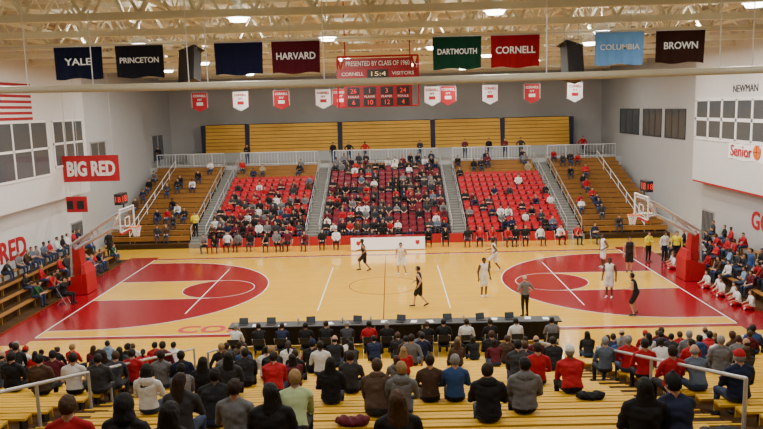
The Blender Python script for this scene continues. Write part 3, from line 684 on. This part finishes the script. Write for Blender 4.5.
def standing(kind='stand',hy=0,hp=0):
    J=dict(hy=hy,hp=hp); V=Vector
    pel=V((0,0,.95)); ch=V((0,.01,1.42))
    lg={'L':[V((-.10,.02,.50)),V((-.10,-.02,.085)),V((-.12,.15,.035))],'R':[V((.10,.02,.50)),V((.10,-.02,.085)),V((.12,.15,.035))]}
    ar={'L':[V((-.26,-.03,1.13)),V((-.28,.05,.88))],'R':[V((.26,-.03,1.13)),V((.28,.05,.88))]}
    if kind=='hips': ar={'L':[V((-.38,-.06,1.16)),V((-.2,.08,1.0))],'R':[V((.38,-.06,1.16)),V((.2,.08,1.0))]}
    if kind=='walk':
        pel=V((0,0,.94)); ch=V((0,.04,1.41))
        lg={'L':[V((-.09,.17,.53)),V((-.09,.24,.095)),V((-.1,.41,.05))],'R':[V((.09,.0,.49)),V((.09,-.30,.15)),V((.1,-.16,.035))]}
        ar={'L':[V((-.25,-.12,1.15)),V((-.24,.02,.92))],'R':[V((.25,.12,1.14)),V((.22,.32,1.0))]}
    if kind=='jog':
        pel=V((0,0,.92)); ch=V((0,.08,1.385))
        lg={'L':[V((-.10,.28,.62)),V((-.10,.24,.18)),V((-.11,.41,.14))],'R':[V((.10,.0,.48)),V((.10,-.26,.14)),V((.11,-.12,.035))]}
        ar={'L':[V((-.26,-.10,1.14)),V((-.24,.10,1.0))],'R':[V((.26,.12,1.12)),V((.2,.34,1.1))]}
    if kind=='ready':
        pel=V((0,-.06,.90)); ch=V((0,.07,1.34))
        lg={'L':[V((-.16,.10,.50)),V((-.2,-.04,.085)),V((-.23,.13,.035))],'R':[V((.16,.10,.50)),V((.2,-.04,.085)),V((.23,.13,.035))]}
        ar={'L':[V((-.27,.02,1.08)),V((-.2,.26,1.05))],'R':[V((.27,.02,1.08)),V((.2,.26,1.0))]}
    if kind=='crossed': ar={'L':[V((-.25,.06,1.15)),V((.05,.21,1.2))],'R':[V((.25,.06,1.15)),V((-.05,.23,1.17))]}
    J['pelvis']=pel; J['chest']=ch; up=(ch-pel).normalized(); J['head']=ch+up*.12+V((0,.02,.09))
    for s,n in ((-1,'L'),(1,'R')):
        J['hip'+n]=pel+V((s*.09,0,-.02)); J['sho'+n]=ch+V((s*.19,0,-.025))
        J['knee'+n],J['ank'+n],J['toe'+n]=lg[n]; J['elb'+n],J['wri'+n]=ar[n]
    return J
POSES={'lap':seated(.08,'lap'),'lapL':seated(.05,'lap',.5),'lapR':seated(.1,'crossed',-.5,0,.16),'knees':seated(.5,'knees',0,-.1,.17),'kneesR':seated(.42,'knees',-.25,-.1,.2),
 'crossed':seated(.02,'crossed',.1),'raised':seated(.05,'raised'),'chin':seated(.3,'chin',.15,0,.14),'back':seated(-.02,'back',-.15,0,.15),'floor':floor_seat(),
 'stand':standing('stand'),'hips':standing('hips',.2),'walk':standing('walk'),'jog':standing('jog'),'ready':standing('ready'),'scross':standing('crossed',-.2)}
def headM(J):
    return Matrix.Translation(J['head'])@Matrix.Rotation(J['hy'],4,'Z')@Matrix.Rotation(-J['hp'],4,'X')
BCACHE={}
def body(pose,style,lod):
    key=(pose,style,lod)
    if key in BCACHE: return BCACHE[key]
    J=POSES[pose]; mb=MB(); segs=[]; lo=lod=='lo'; mn=.034 if lo else 0
    bulk=1.16 if style=='coat' else 1.0
    def cap(a,b,ra,rb,t):
        ra=max(ra,mn); rb=max(rb,mn); mb.capsule(a,b,ra,rb,10); segs.append((a,b,ra,rb,TAG[t]))
    P,C=J['pelvis'],J['chest']; ax=C-P; up=ax.normalized()
    rp=(J['hipR']-J['hipL']).normalized(); rc=(J['shoR']-J['shoL']).normalized(); rings=[]
    prof=((-.2,.11,.08),(-.12,.15,.11),(0,.182,.13),(.22,.168,.122),(.45,.158,.112),(.7,.18,.122),(.88,.19,.114),(.98,.175,.095),(1.06,.11,.075),(1.12,.06,.06))
    for t,w,d in prof:
        r=rp.lerp(rc,max(0,min(1,t))).normalized(); f=up.cross(r).normalized(); c0=P+ax*t
        if 0<=t<=1: w*=bulk; d*=bulk
        rings.append([c0+r*(w*math.cos(a))+f*(d*math.sin(a)) for a in [2*math.pi*i/16 for i in range(16)]])
    mb.loft(rings)
    for q in (-.09,-.03,.03,.09):
        segs.append((P+ax*(.02 if style in('coat','jersey') else .1)+rp*q,P+ax*.97+rc*q,.1,.1,1)); segs.append((P-ax*.15+rp*q,P+rp*q-ax*.02,.1,.1,2))
    H=J['head']; M3=headM(J).to_3x3(); hp=lambda x,y,z: H+M3@Vector((x,y,z))
    cap(C+up*.04,hp(0,-.02,-.07),.064,.057,'skin')
    mb.ell(hp(0,-.005,.012),.080,.098,.104,M3,16,10); mb.ell(hp(0,.022,-.052),.058,.07,.064,M3,12,8)
    for q in (-.02,0,.02): segs.append((hp(q,0,-.04),hp(q,0,.05),.08,.085,0))
    if not lo:
        mb.ell(hp(0,.1,-.012),.014,.022,.026,M3,8,6)
        for q in (-1,1): mb.ell(hp(q*.082,-.005,-.005),.014,.022,.034,M3,8,6)
    for n in 'LR':
        sl='skin' if style=='jersey' else 'top'; fl='top' if style in('long','coat') else 'skin'
        cap(C+up*.055+rc*(.03 if n=='R' else -.03),J['sho'+n]+up*.005,.056*bulk,.058*bulk,'top')
        cap(J['sho'+n],J['elb'+n],.066*bulk,.048*bulk,sl); cap(J['elb'+n],J['wri'+n],.045*bulk,.031*bulk,fl)
        if style=='jersey':
            k=J['hip'+n].lerp(J['knee'+n],.9); cap(J['hip'+n],k,.108,.098,'bot'); cap(J['hip'+n].lerp(J['knee'+n],.7),J['knee'+n],.068,.056,'skin')
            segs[-1]=(J['hip'+n].lerp(J['knee'+n],.93),J['knee'+n],.07,.07,0)
            cap(J['knee'+n],J['ank'+n],.056,.036,'skin')
        else:
            cap(J['hip'+n],J['knee'+n],.098,.066,'bot'); cap(J['knee'+n],J['ank'+n],.062,.044,'bot')
        cap(J['ank'+n]+Vector((0,-.03,-.02)),J['toe'+n],.042,.034,'shoe')
        s=-1 if n=='L' else 1
        W=J['wri'+n]; d=(W-J['elb'+n]).normalized(); sd=Vector((s,0,0)); sd=(sd-d*sd.dot(d)).normalized(); nn=d.cross(sd).normalized()
        Mh=Matrix((sd,nn,d)).transposed()
        mb.ell(W+d*.05,.04,max(.019,mn*.8),.055,Mh,10,7); segs.append((W+d*.02,W+d*.09,.035,.03,0))
        J['_h'+n]=(W,d,sd,nn)
    co,fs=remesh(mb,.034 if lo else .0165)
    cen=np.array([co[list(f)].mean(0) for f in fs]); best=np.full(len(fs),1e9); tg=np.zeros(len(fs),int)
    for a,b,ra,rb,t in segs:
        a=np.array(a);b=np.array(b); ab=b-a; L=max(ab@ab,1e-9); u=np.clip(((cen-a)@ab)/L,0,1)
        dd=np.linalg.norm(cen-(a+u[:,None]*ab),axis=1)-(ra+(rb-ra)*u); k=dd<best; best[k]=dd[k]; tg[k]=t
    if lo:
        Mi=np.array(headM(J).inverted()); hl=cen@Mi[:3,:3].T+Mi[:3,3]
        k=(np.linalg.norm(hl,axis=1)<.16)&(tg==0)&((hl[:,2]>.045)|((hl[:,1]<.0)&(hl[:,2]>-.07))); tg[k]=4
    else:
        cl=set()
        for f,t in zip(fs,tg):
            if t in(1,2): cl.update(f)
        amp=.014 if style=='coat' else .008
        for i in cl:
            v=Vector(co[i]); co[i]+=np.array(noise.noise_vector(Vector((v.x*9,v.y*9,v.z*15))))*amp
    out=MB(); out.v=[tuple(v) for v in co]; out.f=list(fs); out.m=[int(t) for t in tg]
    if not lo:
        for q in (-1,1): out.ell(hp(q*.032,.086,.012),.013,.010,.008,M3,8,6,5)
        out.ell(hp(0,.088,-.062),.026,.008,.007,M3,8,6,6)
        for n in 'LR':
            W,d,sd,nn=J['_h'+n]
            fw=-1 if pose in('lap','lapL','knees','kneesR','back','floor') else 1
            for i,(o,l) in enumerate(((.030,.062),(.011,.075),(-.009,.07),(-.029,.056))):
                a=W+d*.09+sd*o; b=a+d*(l*.55)+nn*(.012*fw); c2=b+d*(l*.35)+nn*(.03*fw); out.capsule(a,b,.0095,.009,6,0); out.capsule(b,c2,.009,.0075,6,0)
            a=W+d*.035-sd*.032; b=a+d*.035-sd*.03; out.capsule(a,b,.012,.010,6,0); out.capsule(b,b+d*.03-sd*.005,.010,.008,6,0)
    BCACHE[key]=(out,out.mesh('person',BODYM,True)); return BCACHE[key]
HC={}
def hair_mesh(kind):
    if kind in HC: return HC[kind]
    b=MB()
    def capshape(rx,ry,rz,c0,zf=.05,yf=.03):
        t=MB().ell(c0,rx,ry,rz,None,18,12)
        t.v=[(x*.72,y*.62,z) if (y>yf and z<zf) else ((x*.85,y*.85,z) if z<-.075 else (x,y,z)) for x,y,z in t.v]
        b.add(t.v,t.f)
    mats=m_hair; amp=.007
    if kind in('short','long','ponytail','bun'): capshape(.092,.112,.112,(0,-.010,.014))
    if kind=='long':
        b.loft([[(w*math.cos(a),y0+d*math.sin(a),z) for a in [2*math.pi*i/12 for i in range(12)]] for z,w,d,y0 in ((.05,.088,.075,-.04),(-.04,.102,.07,-.045),(-.12,.115,.06,-.06),(-.20,.118,.05,-.08),(-.28,.105,.04,-.095),(-.33,.08,.025,-.10))])
    if kind=='ponytail':
        b.loft([[(w*math.cos(a),y0+w*math.sin(a),z) for a in [2*math.pi*i/10 for i in range(10)]] for z,w,y0 in ((.05,.02,-.10),(.03,.035,-.14),(-.06,.04,-.15),(-.16,.03,-.14),(-.24,.012,-.13))])
    if kind=='bun': b.ell((0,-.10,.09),.045,.045,.045)
    if kind=='fringe': capshape(.087,.107,.07,(0,-.014,-.012),.08,.02)
    if kind in('cap','beanie'):
        mats=m_top; amp=.002
        capshape(.094,.115,.112,(0,-.006,.030),.055,.04)
        b.v=[(x,y,max(z,.012)) if kind=='cap' else (x,y,max(z,-.01)) for x,y,z in b.v]
        if kind=='cap':
            b.loft([[(-.07,.07,.045),(.07,.07,.045),(.07,.07,.055),(-.07,.07,.055)],[(-.06,.13,.04),(.06,.13,.04),(.06,.13,.048),(-.06,.13,.048)],[(-.03,.17,.03),(.03,.17,.03),(.03,.17,.036),(-.03,.17,.036)]])
        else: b.ell((0,-.01,.15),.025,.025,.025)
    if kind=='hoodup':
        mats=m_top; capshape(.108,.125,.13,(0,-.012,.008),.075,.045)
        b.loft([[(w*math.cos(a),y0+w*math.sin(a),z) for a in [2*math.pi*i/12 for i in range(12)]] for z,w,y0 in ((-.03,.10,-.03),(-.10,.115,-.03),(-.15,.13,-.02))])
    if kind=='hood':
        mats=m_top
        b.loft([[(w*math.cos(a),y0+d*math.sin(a),z) for a in [2*math.pi*i/14 for i in range(14)]] for z,w,d,y0 in ((-.09,.09,.065,-.05),(-.12,.13,.085,-.06),(-.17,.14,.08,-.075),(-.24,.11,.05,-.085),(-.29,.05,.03,-.085))])
    co,fs=remesh(b,.013,2)
    o=MB(); o.v=[tuple(Vector(v)+noise.noise_vector(Vector((v[0]*45,v[1]*45,v[2]*14)))*amp) for v in co]; o.f=fs; o.m=[0]*len(fs)
    nm={'cap':'cap','beanie':'knit_hat','hoodup':'hood','hood':'hood'}.get(kind,'hair')
    HC[kind]=(nm,o.mesh(nm,[mats],True)); return HC[kind]
C_={'black':(.010,.010,.012),'navy':(.010,.016,.05),'grey':(.15,.15,.16),'dark grey':(.035,.035,.04),'red':(.42,.008,.016),'white':(.70,.70,.70),'blue':(.03,.075,.22),
 'light blue':(.18,.28,.42),'green':(.02,.08,.04),'pale green':(.42,.52,.28),'brown':(.07,.038,.022),'maroon':(.11,.010,.02),'yellow':(.75,.62,.03),'tan':(.3,.22,.13),'pink':(.5,.17,.2),'denim':(.035,.055,.11),'orange':(.6,.2,.03),'blue grey':(.10,.13,.18)}
SK=[(.52,.30,.20),(.45,.25,.165),(.56,.34,.24),(.25,.13,.075),(.11,.055,.03),(.42,.24,.14)]
HR={'black':(.010,.008,.007),'dark brown':(.025,.013,.007),'brown':(.065,.032,.015),'blond':(.32,.2,.08),'grey':(.25,.24,.23)}
PEOPLE=[]
def person(pose,loc,rot,top,bot='black',hair='short',hairc='dark brown',style='long',sc=1.0,skin=None,shoe='black',extra=None,extc=None,where='on bleacher',group='seated spectators',prio=False):
    PEOPLE.append(dict(pose=pose,loc=Vector(loc),rot=rot,top=top,bot=bot,hair=hair,hairc=hairc,style=style,sc=sc,skin=skin or random.choice(SK[:3]+SK),shoe=shoe,extra=extra,extc=extc,where=where,group=group,prio=prio))
NEAR=[(66,20,'red','short','brown','lap','tee',None),(122,20,'black','short','black','lap','coat','hoodup'),(168,21,'black','long','black','lap','coat',None),
(146,14,'white','long','black','crossed','long','hood'),(179,17,'dark grey','long','dark brown','lapR','long',None),(211,16,'black','short','black','knees','coat',None),
(233,18,'grey','short','dark brown','lap','tee',None),(270,19,'black','long','black','lapL','coat',None),(293,17,'pale green','short','blond','knees','tee',None),
(273,11,'red','short','dark brown','kneesR','coat',None),(330,13,'black','long','black','lap','coat',None),(350,11,'dark grey','short','dark brown','lap','long',None),(376,15,'brown','short','brown','knees','coat','hood'),
(398,20,'black','long','brown','lap','long',None),(401,15,'grey','short','blond','lapL','long','hood'),(430,13,'brown','short','dark brown','lap','long',None),(455,13,'blue','short','grey','crossed','long',None),
(488,16,'black','short','dark brown','lapR','coat','hood'),(525,15,'grey','short','black','lapL','coat','hood'),(538,10,'red','short','dark brown','lap','long',None),
(573,12,'red','short','grey','kneesR','coat','cap:white'),(555,6,'black','short','dark brown','knees','coat',None),(606,7,'blue grey','short','grey','lap','long',None),(629,7,'red','short','grey','lap','long',None),
(645,9,'red','short','black','lapL','long',None),(673,12,'red','short','dark brown','crossed','long',None),(700,12,'blue grey','fringe','grey','kneesR','long',None),(722,8,'grey','short','grey','lap','coat',None),
(740,14,'navy','short','grey','crossed','coat','cap:red'),(646,19,'black','long','black','lap','coat',None),(681,19,'navy','short','black','chin','coat','beanie:black'),
(131,8,'red','short','dark brown','lap','tee',None),(112,9,'dark grey','short','brown','knees','long',None),(160,9,'grey','short','dark brown','lap','long',None),(38,10,'brown','short','black','lap','coat',None),
(72,10,'white','short','black','lapL','tee',None),(52,8,'maroon','short','black','lap','long',None),(202,12,'black','long','black','lap','coat',None),(228,11,'dark grey','long','black','lap','long',None),(244,9,'black','short','black','knees','coat',None),
(320,6,'white','short','black','lap','tee',None),(97,10,'dark grey','short','black','lap','coat',None),(10,9,'black','short','black','lap','coat',None),(690,4,'grey','short','grey','lap','coat',None)]
occ={}
def placeN(px,k,top,hair,hc,pose,style,extra):
    z=nz(k); y=ny(k); x=solve_x(px,y,z+.8)
    if extra and ':' in extra: ek,ec=extra.split(':')
    elif extra: ek,ec=extra,top
    else: ek=ec=None
    occ.setdefault(k,[]).append(x)
    person(pose,(x,y,z+.0),random.uniform(-.12,.12),top,random.choice(['black','denim','dark grey','denim']),hair,hc,style,random.uniform(1.03,1.10),None,'dark grey',ek,ec,'on wooden bleacher','near bleacher spectators')
for a in NEAR: placeN(*a)
pal=['black']*8+['dark grey']*4+['navy']*3+['grey']*3+['red']*5+['white']*3+['maroon']*2+['brown','brown','blue','blue grey','green','light blue','tan','pink']
hcs=['black']*5+['dark brown']*6+['brown']*4+['blond','grey']
den=[.50,.42,.37,.33,.30,.28,.26,.23,.20,.15,.10,.06,.03,.02]
for k in range(14):
    x=-13.5
    while x<13.5:
        x+=random.uniform(.48,.72)
        if 5.0<abs(x)<6.45: continue
        dd=den[k]*(.85+3.2*noise.noise(Vector((x*.6,k*.7,3.3))))
        if random.random()>dd: continue
        if any(abs(x-o)<.5 for o in occ.get(k,[])): continue
        px,py=proj((x,ny(k),nz(k)+.8))
        if px<-12 or px>775: continue
        occ.setdefault(k,[]).append(x)
        fem=random.random()<.4
        person(random.choice(['lap','lap','lapL','lapR','knees','knees','kneesR','crossed','chin','back']),(x,ny(k)+random.uniform(-.02,.03),nz(k)),random.uniform(-.4,.4),random.choice(pal),random.choice(['black','denim','dark grey','denim']),
            random.choice(['long','long','ponytail','bun']) if fem else random.choice(['short']*5+['fringe']),random.choice(hcs),random.choice(['long','long','coat','coat','tee']),
            random.uniform(.82,.99) if fem else random.uniform(.94,1.12),None,'dark grey',None if random.random()>.2 else random.choice(['hood','hood','cap','beanie']),random.choice(['red','black','white','navy']),'on wooden bleacher','near bleacher spectators')
# --- folding chairs
chb=empty('folding_chair',(0,0,0),label='black metal folding chair beside court',cat='chair',group='folding chairs')
MB().box(-.21,.21,-.2,.2,-.03,0).obj('seat',M_black,chb)
MB().box(-.21,.21,-.235,-.215,.2,.42).obj('backrest',M_black,chb)
b=MB()
for x in (-.22,.22): b.cyl((x,-.225,.42),(x,.2,-.43),.012,n=6).cyl((x,.12,-.03),(x,-.26,-.43),.012,n=6)
b.obj('frame',M_steel,chb)
x=xa+.4
CHP=[]
while x<xb-.2:
    if random.random()<.9:
        CHP.append((x,-10.75,0)); person(random.choice(['lap','lap','knees','chin','lapL','lapR']),(x,-10.75,.43),random.uniform(-.3,.3),random.choice(['black','black','navy','dark grey','light blue','white','blue','grey','red']),'black','short',random.choice(hcs),random.choice(['long','tee']),random.uniform(.97,1.07),None,'black',None,None,'at scorers table','scorers table crew')
    x+=random.uniform(.60,.95)
for (p0,p1) in ((203,312),(468,596)):
    px=p0
    while px<p1:
        yy=9.8+random.uniform(-.12,.25); x=solve_x(px,yy,1.2); CHP.append((x,yy,math.pi)); 
        if px<345: top=random.choice(['black','black','black','dark grey','grey','white','maroon']); 
        else: top=random.choice(['white','black','black','dark grey','red','white','navy'])
        person(random.choice(['lap','knees','kneesR','crossed','lapL','chin','back']),(x,yy,.43),math.pi+random.uniform(-.4,.4),top,random.choice(['black','dark grey']),'short',random.choice(['black','dark brown']),random.choice(['long','tee']),random.uniform(.96,1.08),None,'black',None,None,'on folding chair','team bench')
        px+=random.choice([9.5,10,11,12,15,18])
for px,top,sit in ((322,'black',0),(336,'white',0),(355,'black',1),(372,'dark grey',1),(392,'black',1),(410,'navy',1),(428,'black',1),(445,'black',1)):
    y=10.35 if sit else 10.1; x=solve_x(px,y,1.2); CHP.append((x,y,math.pi))
    person('knees' if sit else 'lap',(x,y,.43),math.pi,top,'black','short','dark brown','long',1.03,None,'black',None,None,'on folding chair','team bench')
CHP.append((-15.5,-2.3,-math.pi/2)); person('raised',(-15.5,-2.3,.43),-math.pi/2,'black','black','short','dark brown','coat',1.0,None,'black',None,None,'on folding chair','baseline photographers',True)
chb.location=(CHP[0][0],CHP[0][1],.43); chb.rotation_euler=(0,0,CHP[0][2])
for x,y,r in CHP[1:]: copy_tree(chb,(x,y,.43),r)
PL=[(365,272,'jog','black',90),(402,275,'ready','white',160),(420,307,'walk','black',75),(484,297,'stand','white',200),(495,272,'jog','white',80),(603,268,'hips','white',100),
    (609,298,'stand','white',150),(629,272,'stand','black',170),(634,315,'ready','black',60)]
for px,py,pose,c0,rt in PL:
    p=on_z(px,py,0); sk=random.choice([SK[0],SK[3],SK[4],SK[4],SK[1]])
    person(pose,(p.x,p.y,.012),math.radians(rt),c0,c0,'short','black','jersey',1.09,sk,'white' if c0=='white' else 'black',None,None,'on basketball court','basketball players',True)
p=on_z(525,317,0); person('hips',(p.x,p.y,.012),math.radians(20),'grey','black','fringe','grey','tee',1.03,SK[0],'black',None,None,'refereeing beside court','referees',True)
p=on_z(383,252,0); person('stand',(p.x,10.95,.0),math.radians(180),'black','black','short','dark brown','long',1.02,SK[0],'black',None,None,'standing behind table','standing people',True)
for i,yy in enumerate((-3.4,-2.7,-1.9,-4.2,-5.0,-5.7,2.2,2.9)):
    person('floor',(15.65+(.25 if i%2 else 0),yy,.012),math.pi/2+random.uniform(-.3,.3),'white','red',random.choice(['ponytail','long']),random.choice(['brown','blond','dark brown']),'tee',.95,SK[i%3],'white',None,None,'cross-legged on floor','seated cheerleaders',True)
p=on_x(757,250,17.5)
person('stand',(17.25,p.y,ez(1)-.41),math.radians(90),'blue','dark grey','short','dark brown','long',1.0,None,'black',None,None,'standing on end bleacher','standing people',True)
for px,py,top,bot,rt in ((664,262,'white','navy',200),(648,262,'yellow','black',200),(676,262,'yellow','black',160),(110,258,'black','black',240),(196,232,'yellow','black',180)):
    p=on_z(px,py,0)
    if px==196: p=Vector((solve_x(196,fy(1),2),fy(1)-.3,fz(1)-.43))
    if p.y>10.5 and px!=196: p=on_y(px,py,10.3); p.z=0
    person('scross' if px in(648,196) else 'stand',(p.x,p.y,p.z if px==196 else 0.01),math.radians(rt),top,bot,'short','dark brown','long',1.0,None,'black',None,None,'standing beside court','standing people',True)
for s,ya,yb2 in ((-1,-3,7.7),(1,-5,6.0)):
    for i in range(4):
        y=ya+.3
        while y<yb2:
            dn=[.55,.5,.4,.45][i]
            if random.random()<dn:
                top=random.choice(pal); bt='denim'
                person(random.choice(['lap','knees','crossed','lapL','lapR','chin']),(s*ex(i),y,ez(i)),(-math.pi/2 if s<0 else math.pi/2)+random.uniform(-.2,.2),top,bt,random.choice(['short','short','long']),random.choice(hcs),random.choice(['long','tee']),random.uniform(.9,1.02),None,'black',None,None,'on wooden end bleacher','end bleacher spectators')
            y+=random.uniform(.6,.9)
palf=['black']*10+['dark grey']*6+['navy']*3+['grey']*3+['red']*4+['white']*4+['maroon']*3+['brown','blue grey','tan']
for x,y,z,m,j in CH:
    nn=1+.9*noise.noise(Vector((x*.4,j*.5,9.1)))
    if m=='m': pr=(.64 if j<9 else .5)*nn
    elif x<0: pr=(.97,.95,.92,.85,.7,.6,.45,.35,.35,.25,.15)[j]*(nn if j>3 else 1)
    else: pr=(.7,.5,.45,.25,.14,.1,.08,.12,.1,.06,.06)[j]*nn
    if random.random()<pr:
        person(random.choice(['lap','lap','knees','kneesR','crossed','lapL','lapR']),(x+random.uniform(-.05,.05),y-.03,z),math.pi+random.uniform(-.3,.3),random.choice(palf),random.choice(['black','denim','dark grey']),'short',random.choice(hcs),random.choice(['long','tee']),random.uniform(.86,1.03),None,'black',None,None,'on stadium chair','far stand spectators')
for x0,x1,js,pr in ((-12,-5.6,range(11,15),.2),(5.6,12,range(11,15),.12),(-4.3,4.3,(13,14),.4),(-18.6,-17.6,range(0,15),.25),(-17,-13.5,range(0,15),.2),(13.5,17,range(0,15),.2)):
    for j in js:
        x=x0+.3
        while x<x1-.2:
            if random.random()<pr: person(random.choice(['lap','knees','crossed']),(x,fy(j),fz(j)),math.pi+random.uniform(-.3,.3),random.choice(palf),'denim','short',random.choice(hcs),'long',random.uniform(.9,1.03),None,'black',None,None,'on wooden bleacher','far stand spectators')
            x+=.6
for px in (158,247,333,349,365,420,465,489,505,521,583):
    x=solve_x(px,WY+.6,WZ+1); person(random.choice(['stand','scross','hips']),(x,WY+.7,WZ),math.pi+random.uniform(-.4,.4),random.choice(palf),'denim','short','black','long',1.0,None,'black',None,None,'standing on raised walkway','standing people')
PEOPLE.sort(key=lambda d:(0 if d['prio'] else 1,(d['loc']-CAM).length))
NI=300
def lab(d):
    cl={'jersey':'basketball uniform','long':'top','coat':'jacket','tee':'tee shirt'}[d['style']]
    hr={'long':'long hair','ponytail':'ponytail','bun':'hair bun','fringe':'thinning hair','short':'short hair'}[d['hair']]
    s='person in %s %s, %s %s, %s'%(d['top'],cl,d['hairc'],hr,d['where'])
    if len(s.split())>12: s='person in %s %s, %s, %s'%(d['top'],cl,hr,d['where'])
    return s
for d in PEOPLE[:NI]:
    dist=(d['loc']-CAM).length; lod='hi' if dist<40 or d['prio'] else 'lo'
    mbb,me=body(d['pose'],d['style'],lod)
    o=bpy.data.objects.new('person',me); COLL.objects.link(o); o.location=d['loc']; o.rotation_euler=(0,0,d['rot']); o.scale=(d['sc'],)*3
    o['top_color']=list(C_[d['top']]); o['bottom_color']=list(C_[d['bot']]); o['skin_color']=list(d['skin']); o['hair_color']=list(HR[d['hairc']]); o['shoe_color']=list(C_[d['shoe']])
    tag(o,lab(d),'person',d['group'])
    if lod=='hi':
        hm=headM(POSES[d['pose']]); items=[]
        if d['extra'] not in('hoodup',): items.append((d['hair'],None))
        if d['extra']: items.append((d['extra'],d['extc'] if d['extra'] in('cap','beanie') else None))
        for k,cc in items:
            nm,hme=hair_mesh(k); h=bpy.data.objects.new(nm,hme); COLL.objects.link(h); h.parent=o
            M=hm
            if k=='hood': M=Matrix.Translation(POSES[d['pose']]['head'])
            h.matrix_local=M; h['hair_color']=list(HR[d['hairc']]); h['top_color']=list(C_[cc or d['top']])
V_=[];F_=[];CL=[];off=0
for d in PEOPLE[NI:]:
    mbb,me=body(d['pose'],d['style'],'lo'); co=np.array(mbb.v)*d['sc']; c0,s0=math.cos(d['rot']),math.sin(d['rot'])
    co=co@np.array([[c0,s0,0],[-s0,c0,0],[0,0,1]])+np.array(d['loc']); V_.append(co)
    cols=np.array([d['skin'],C_[d['top']],C_[d['bot']],C_[d['shoe']],HR[d['hairc']],(0,0,0),(0,0,0)])
    vc=np.zeros((len(co),4)); vc[:,3]=1
    for f,m in zip(mbb.f,mbb.m):
        for i in f: vc[i,:3]=cols[m]
    CL.append(vc); F_+=[tuple(i+off for i in f) for f in mbb.f]; off+=len(co)
me=bpy.data.meshes.new('crowd'); me.from_pydata([tuple(v) for v in np.concatenate(V_)],[],F_)
ca=me.color_attributes.new('cloth_color','FLOAT_COLOR','POINT'); ca.data.foreach_set('color',np.concatenate(CL).ravel())
me.polygons.foreach_set('use_smooth',[True]*len(F_)); me.materials.append(attr_mat('crowd_clothing','cloth_color',.8,'GEOMETRY'))
o=bpy.data.objects.new('crowd',me); COLL.objects.link(o); tag(o,'seated spectators in mixed dark, white and red clothing','crowd',None,'stuff')
jm=MB(); jm.ell((0,0,.05),.28,.13,.07,None,18,10); jm.ell((.15,.02,.09),.14,.11,.06); jm.ell((-.14,-.02,.08),.12,.12,.07)
co,fs=remesh(jm,.02,1); jb=MB(); jb.v=[(x+.01*math.sin(y*60),y,max(z+.012*math.sin(x*45+y*30),0.0)) for x,y,z in co]; jb.f=fs; jb.m=[0]*len(fs); jme=jb.mesh('folded_jacket',[m_top],True)
for px,k,col in ((352,16,'maroon'),(345,18,'black'),(590,13,'black'),(470,19,'black'),(716,18,'dark grey')):
    o=bpy.data.objects.new('folded_jacket',jme); COLL.objects.link(o); o.location=(solve_x(px,ny(k),nz(k)),ny(k),nz(k)); o.rotation_euler=(0,0,random.uniform(-.3,.3)); o['top_color']=list(C_[col]); tag(o,col+' jacket lying crumpled on bleacher plank','jacket','jackets on bleachers')
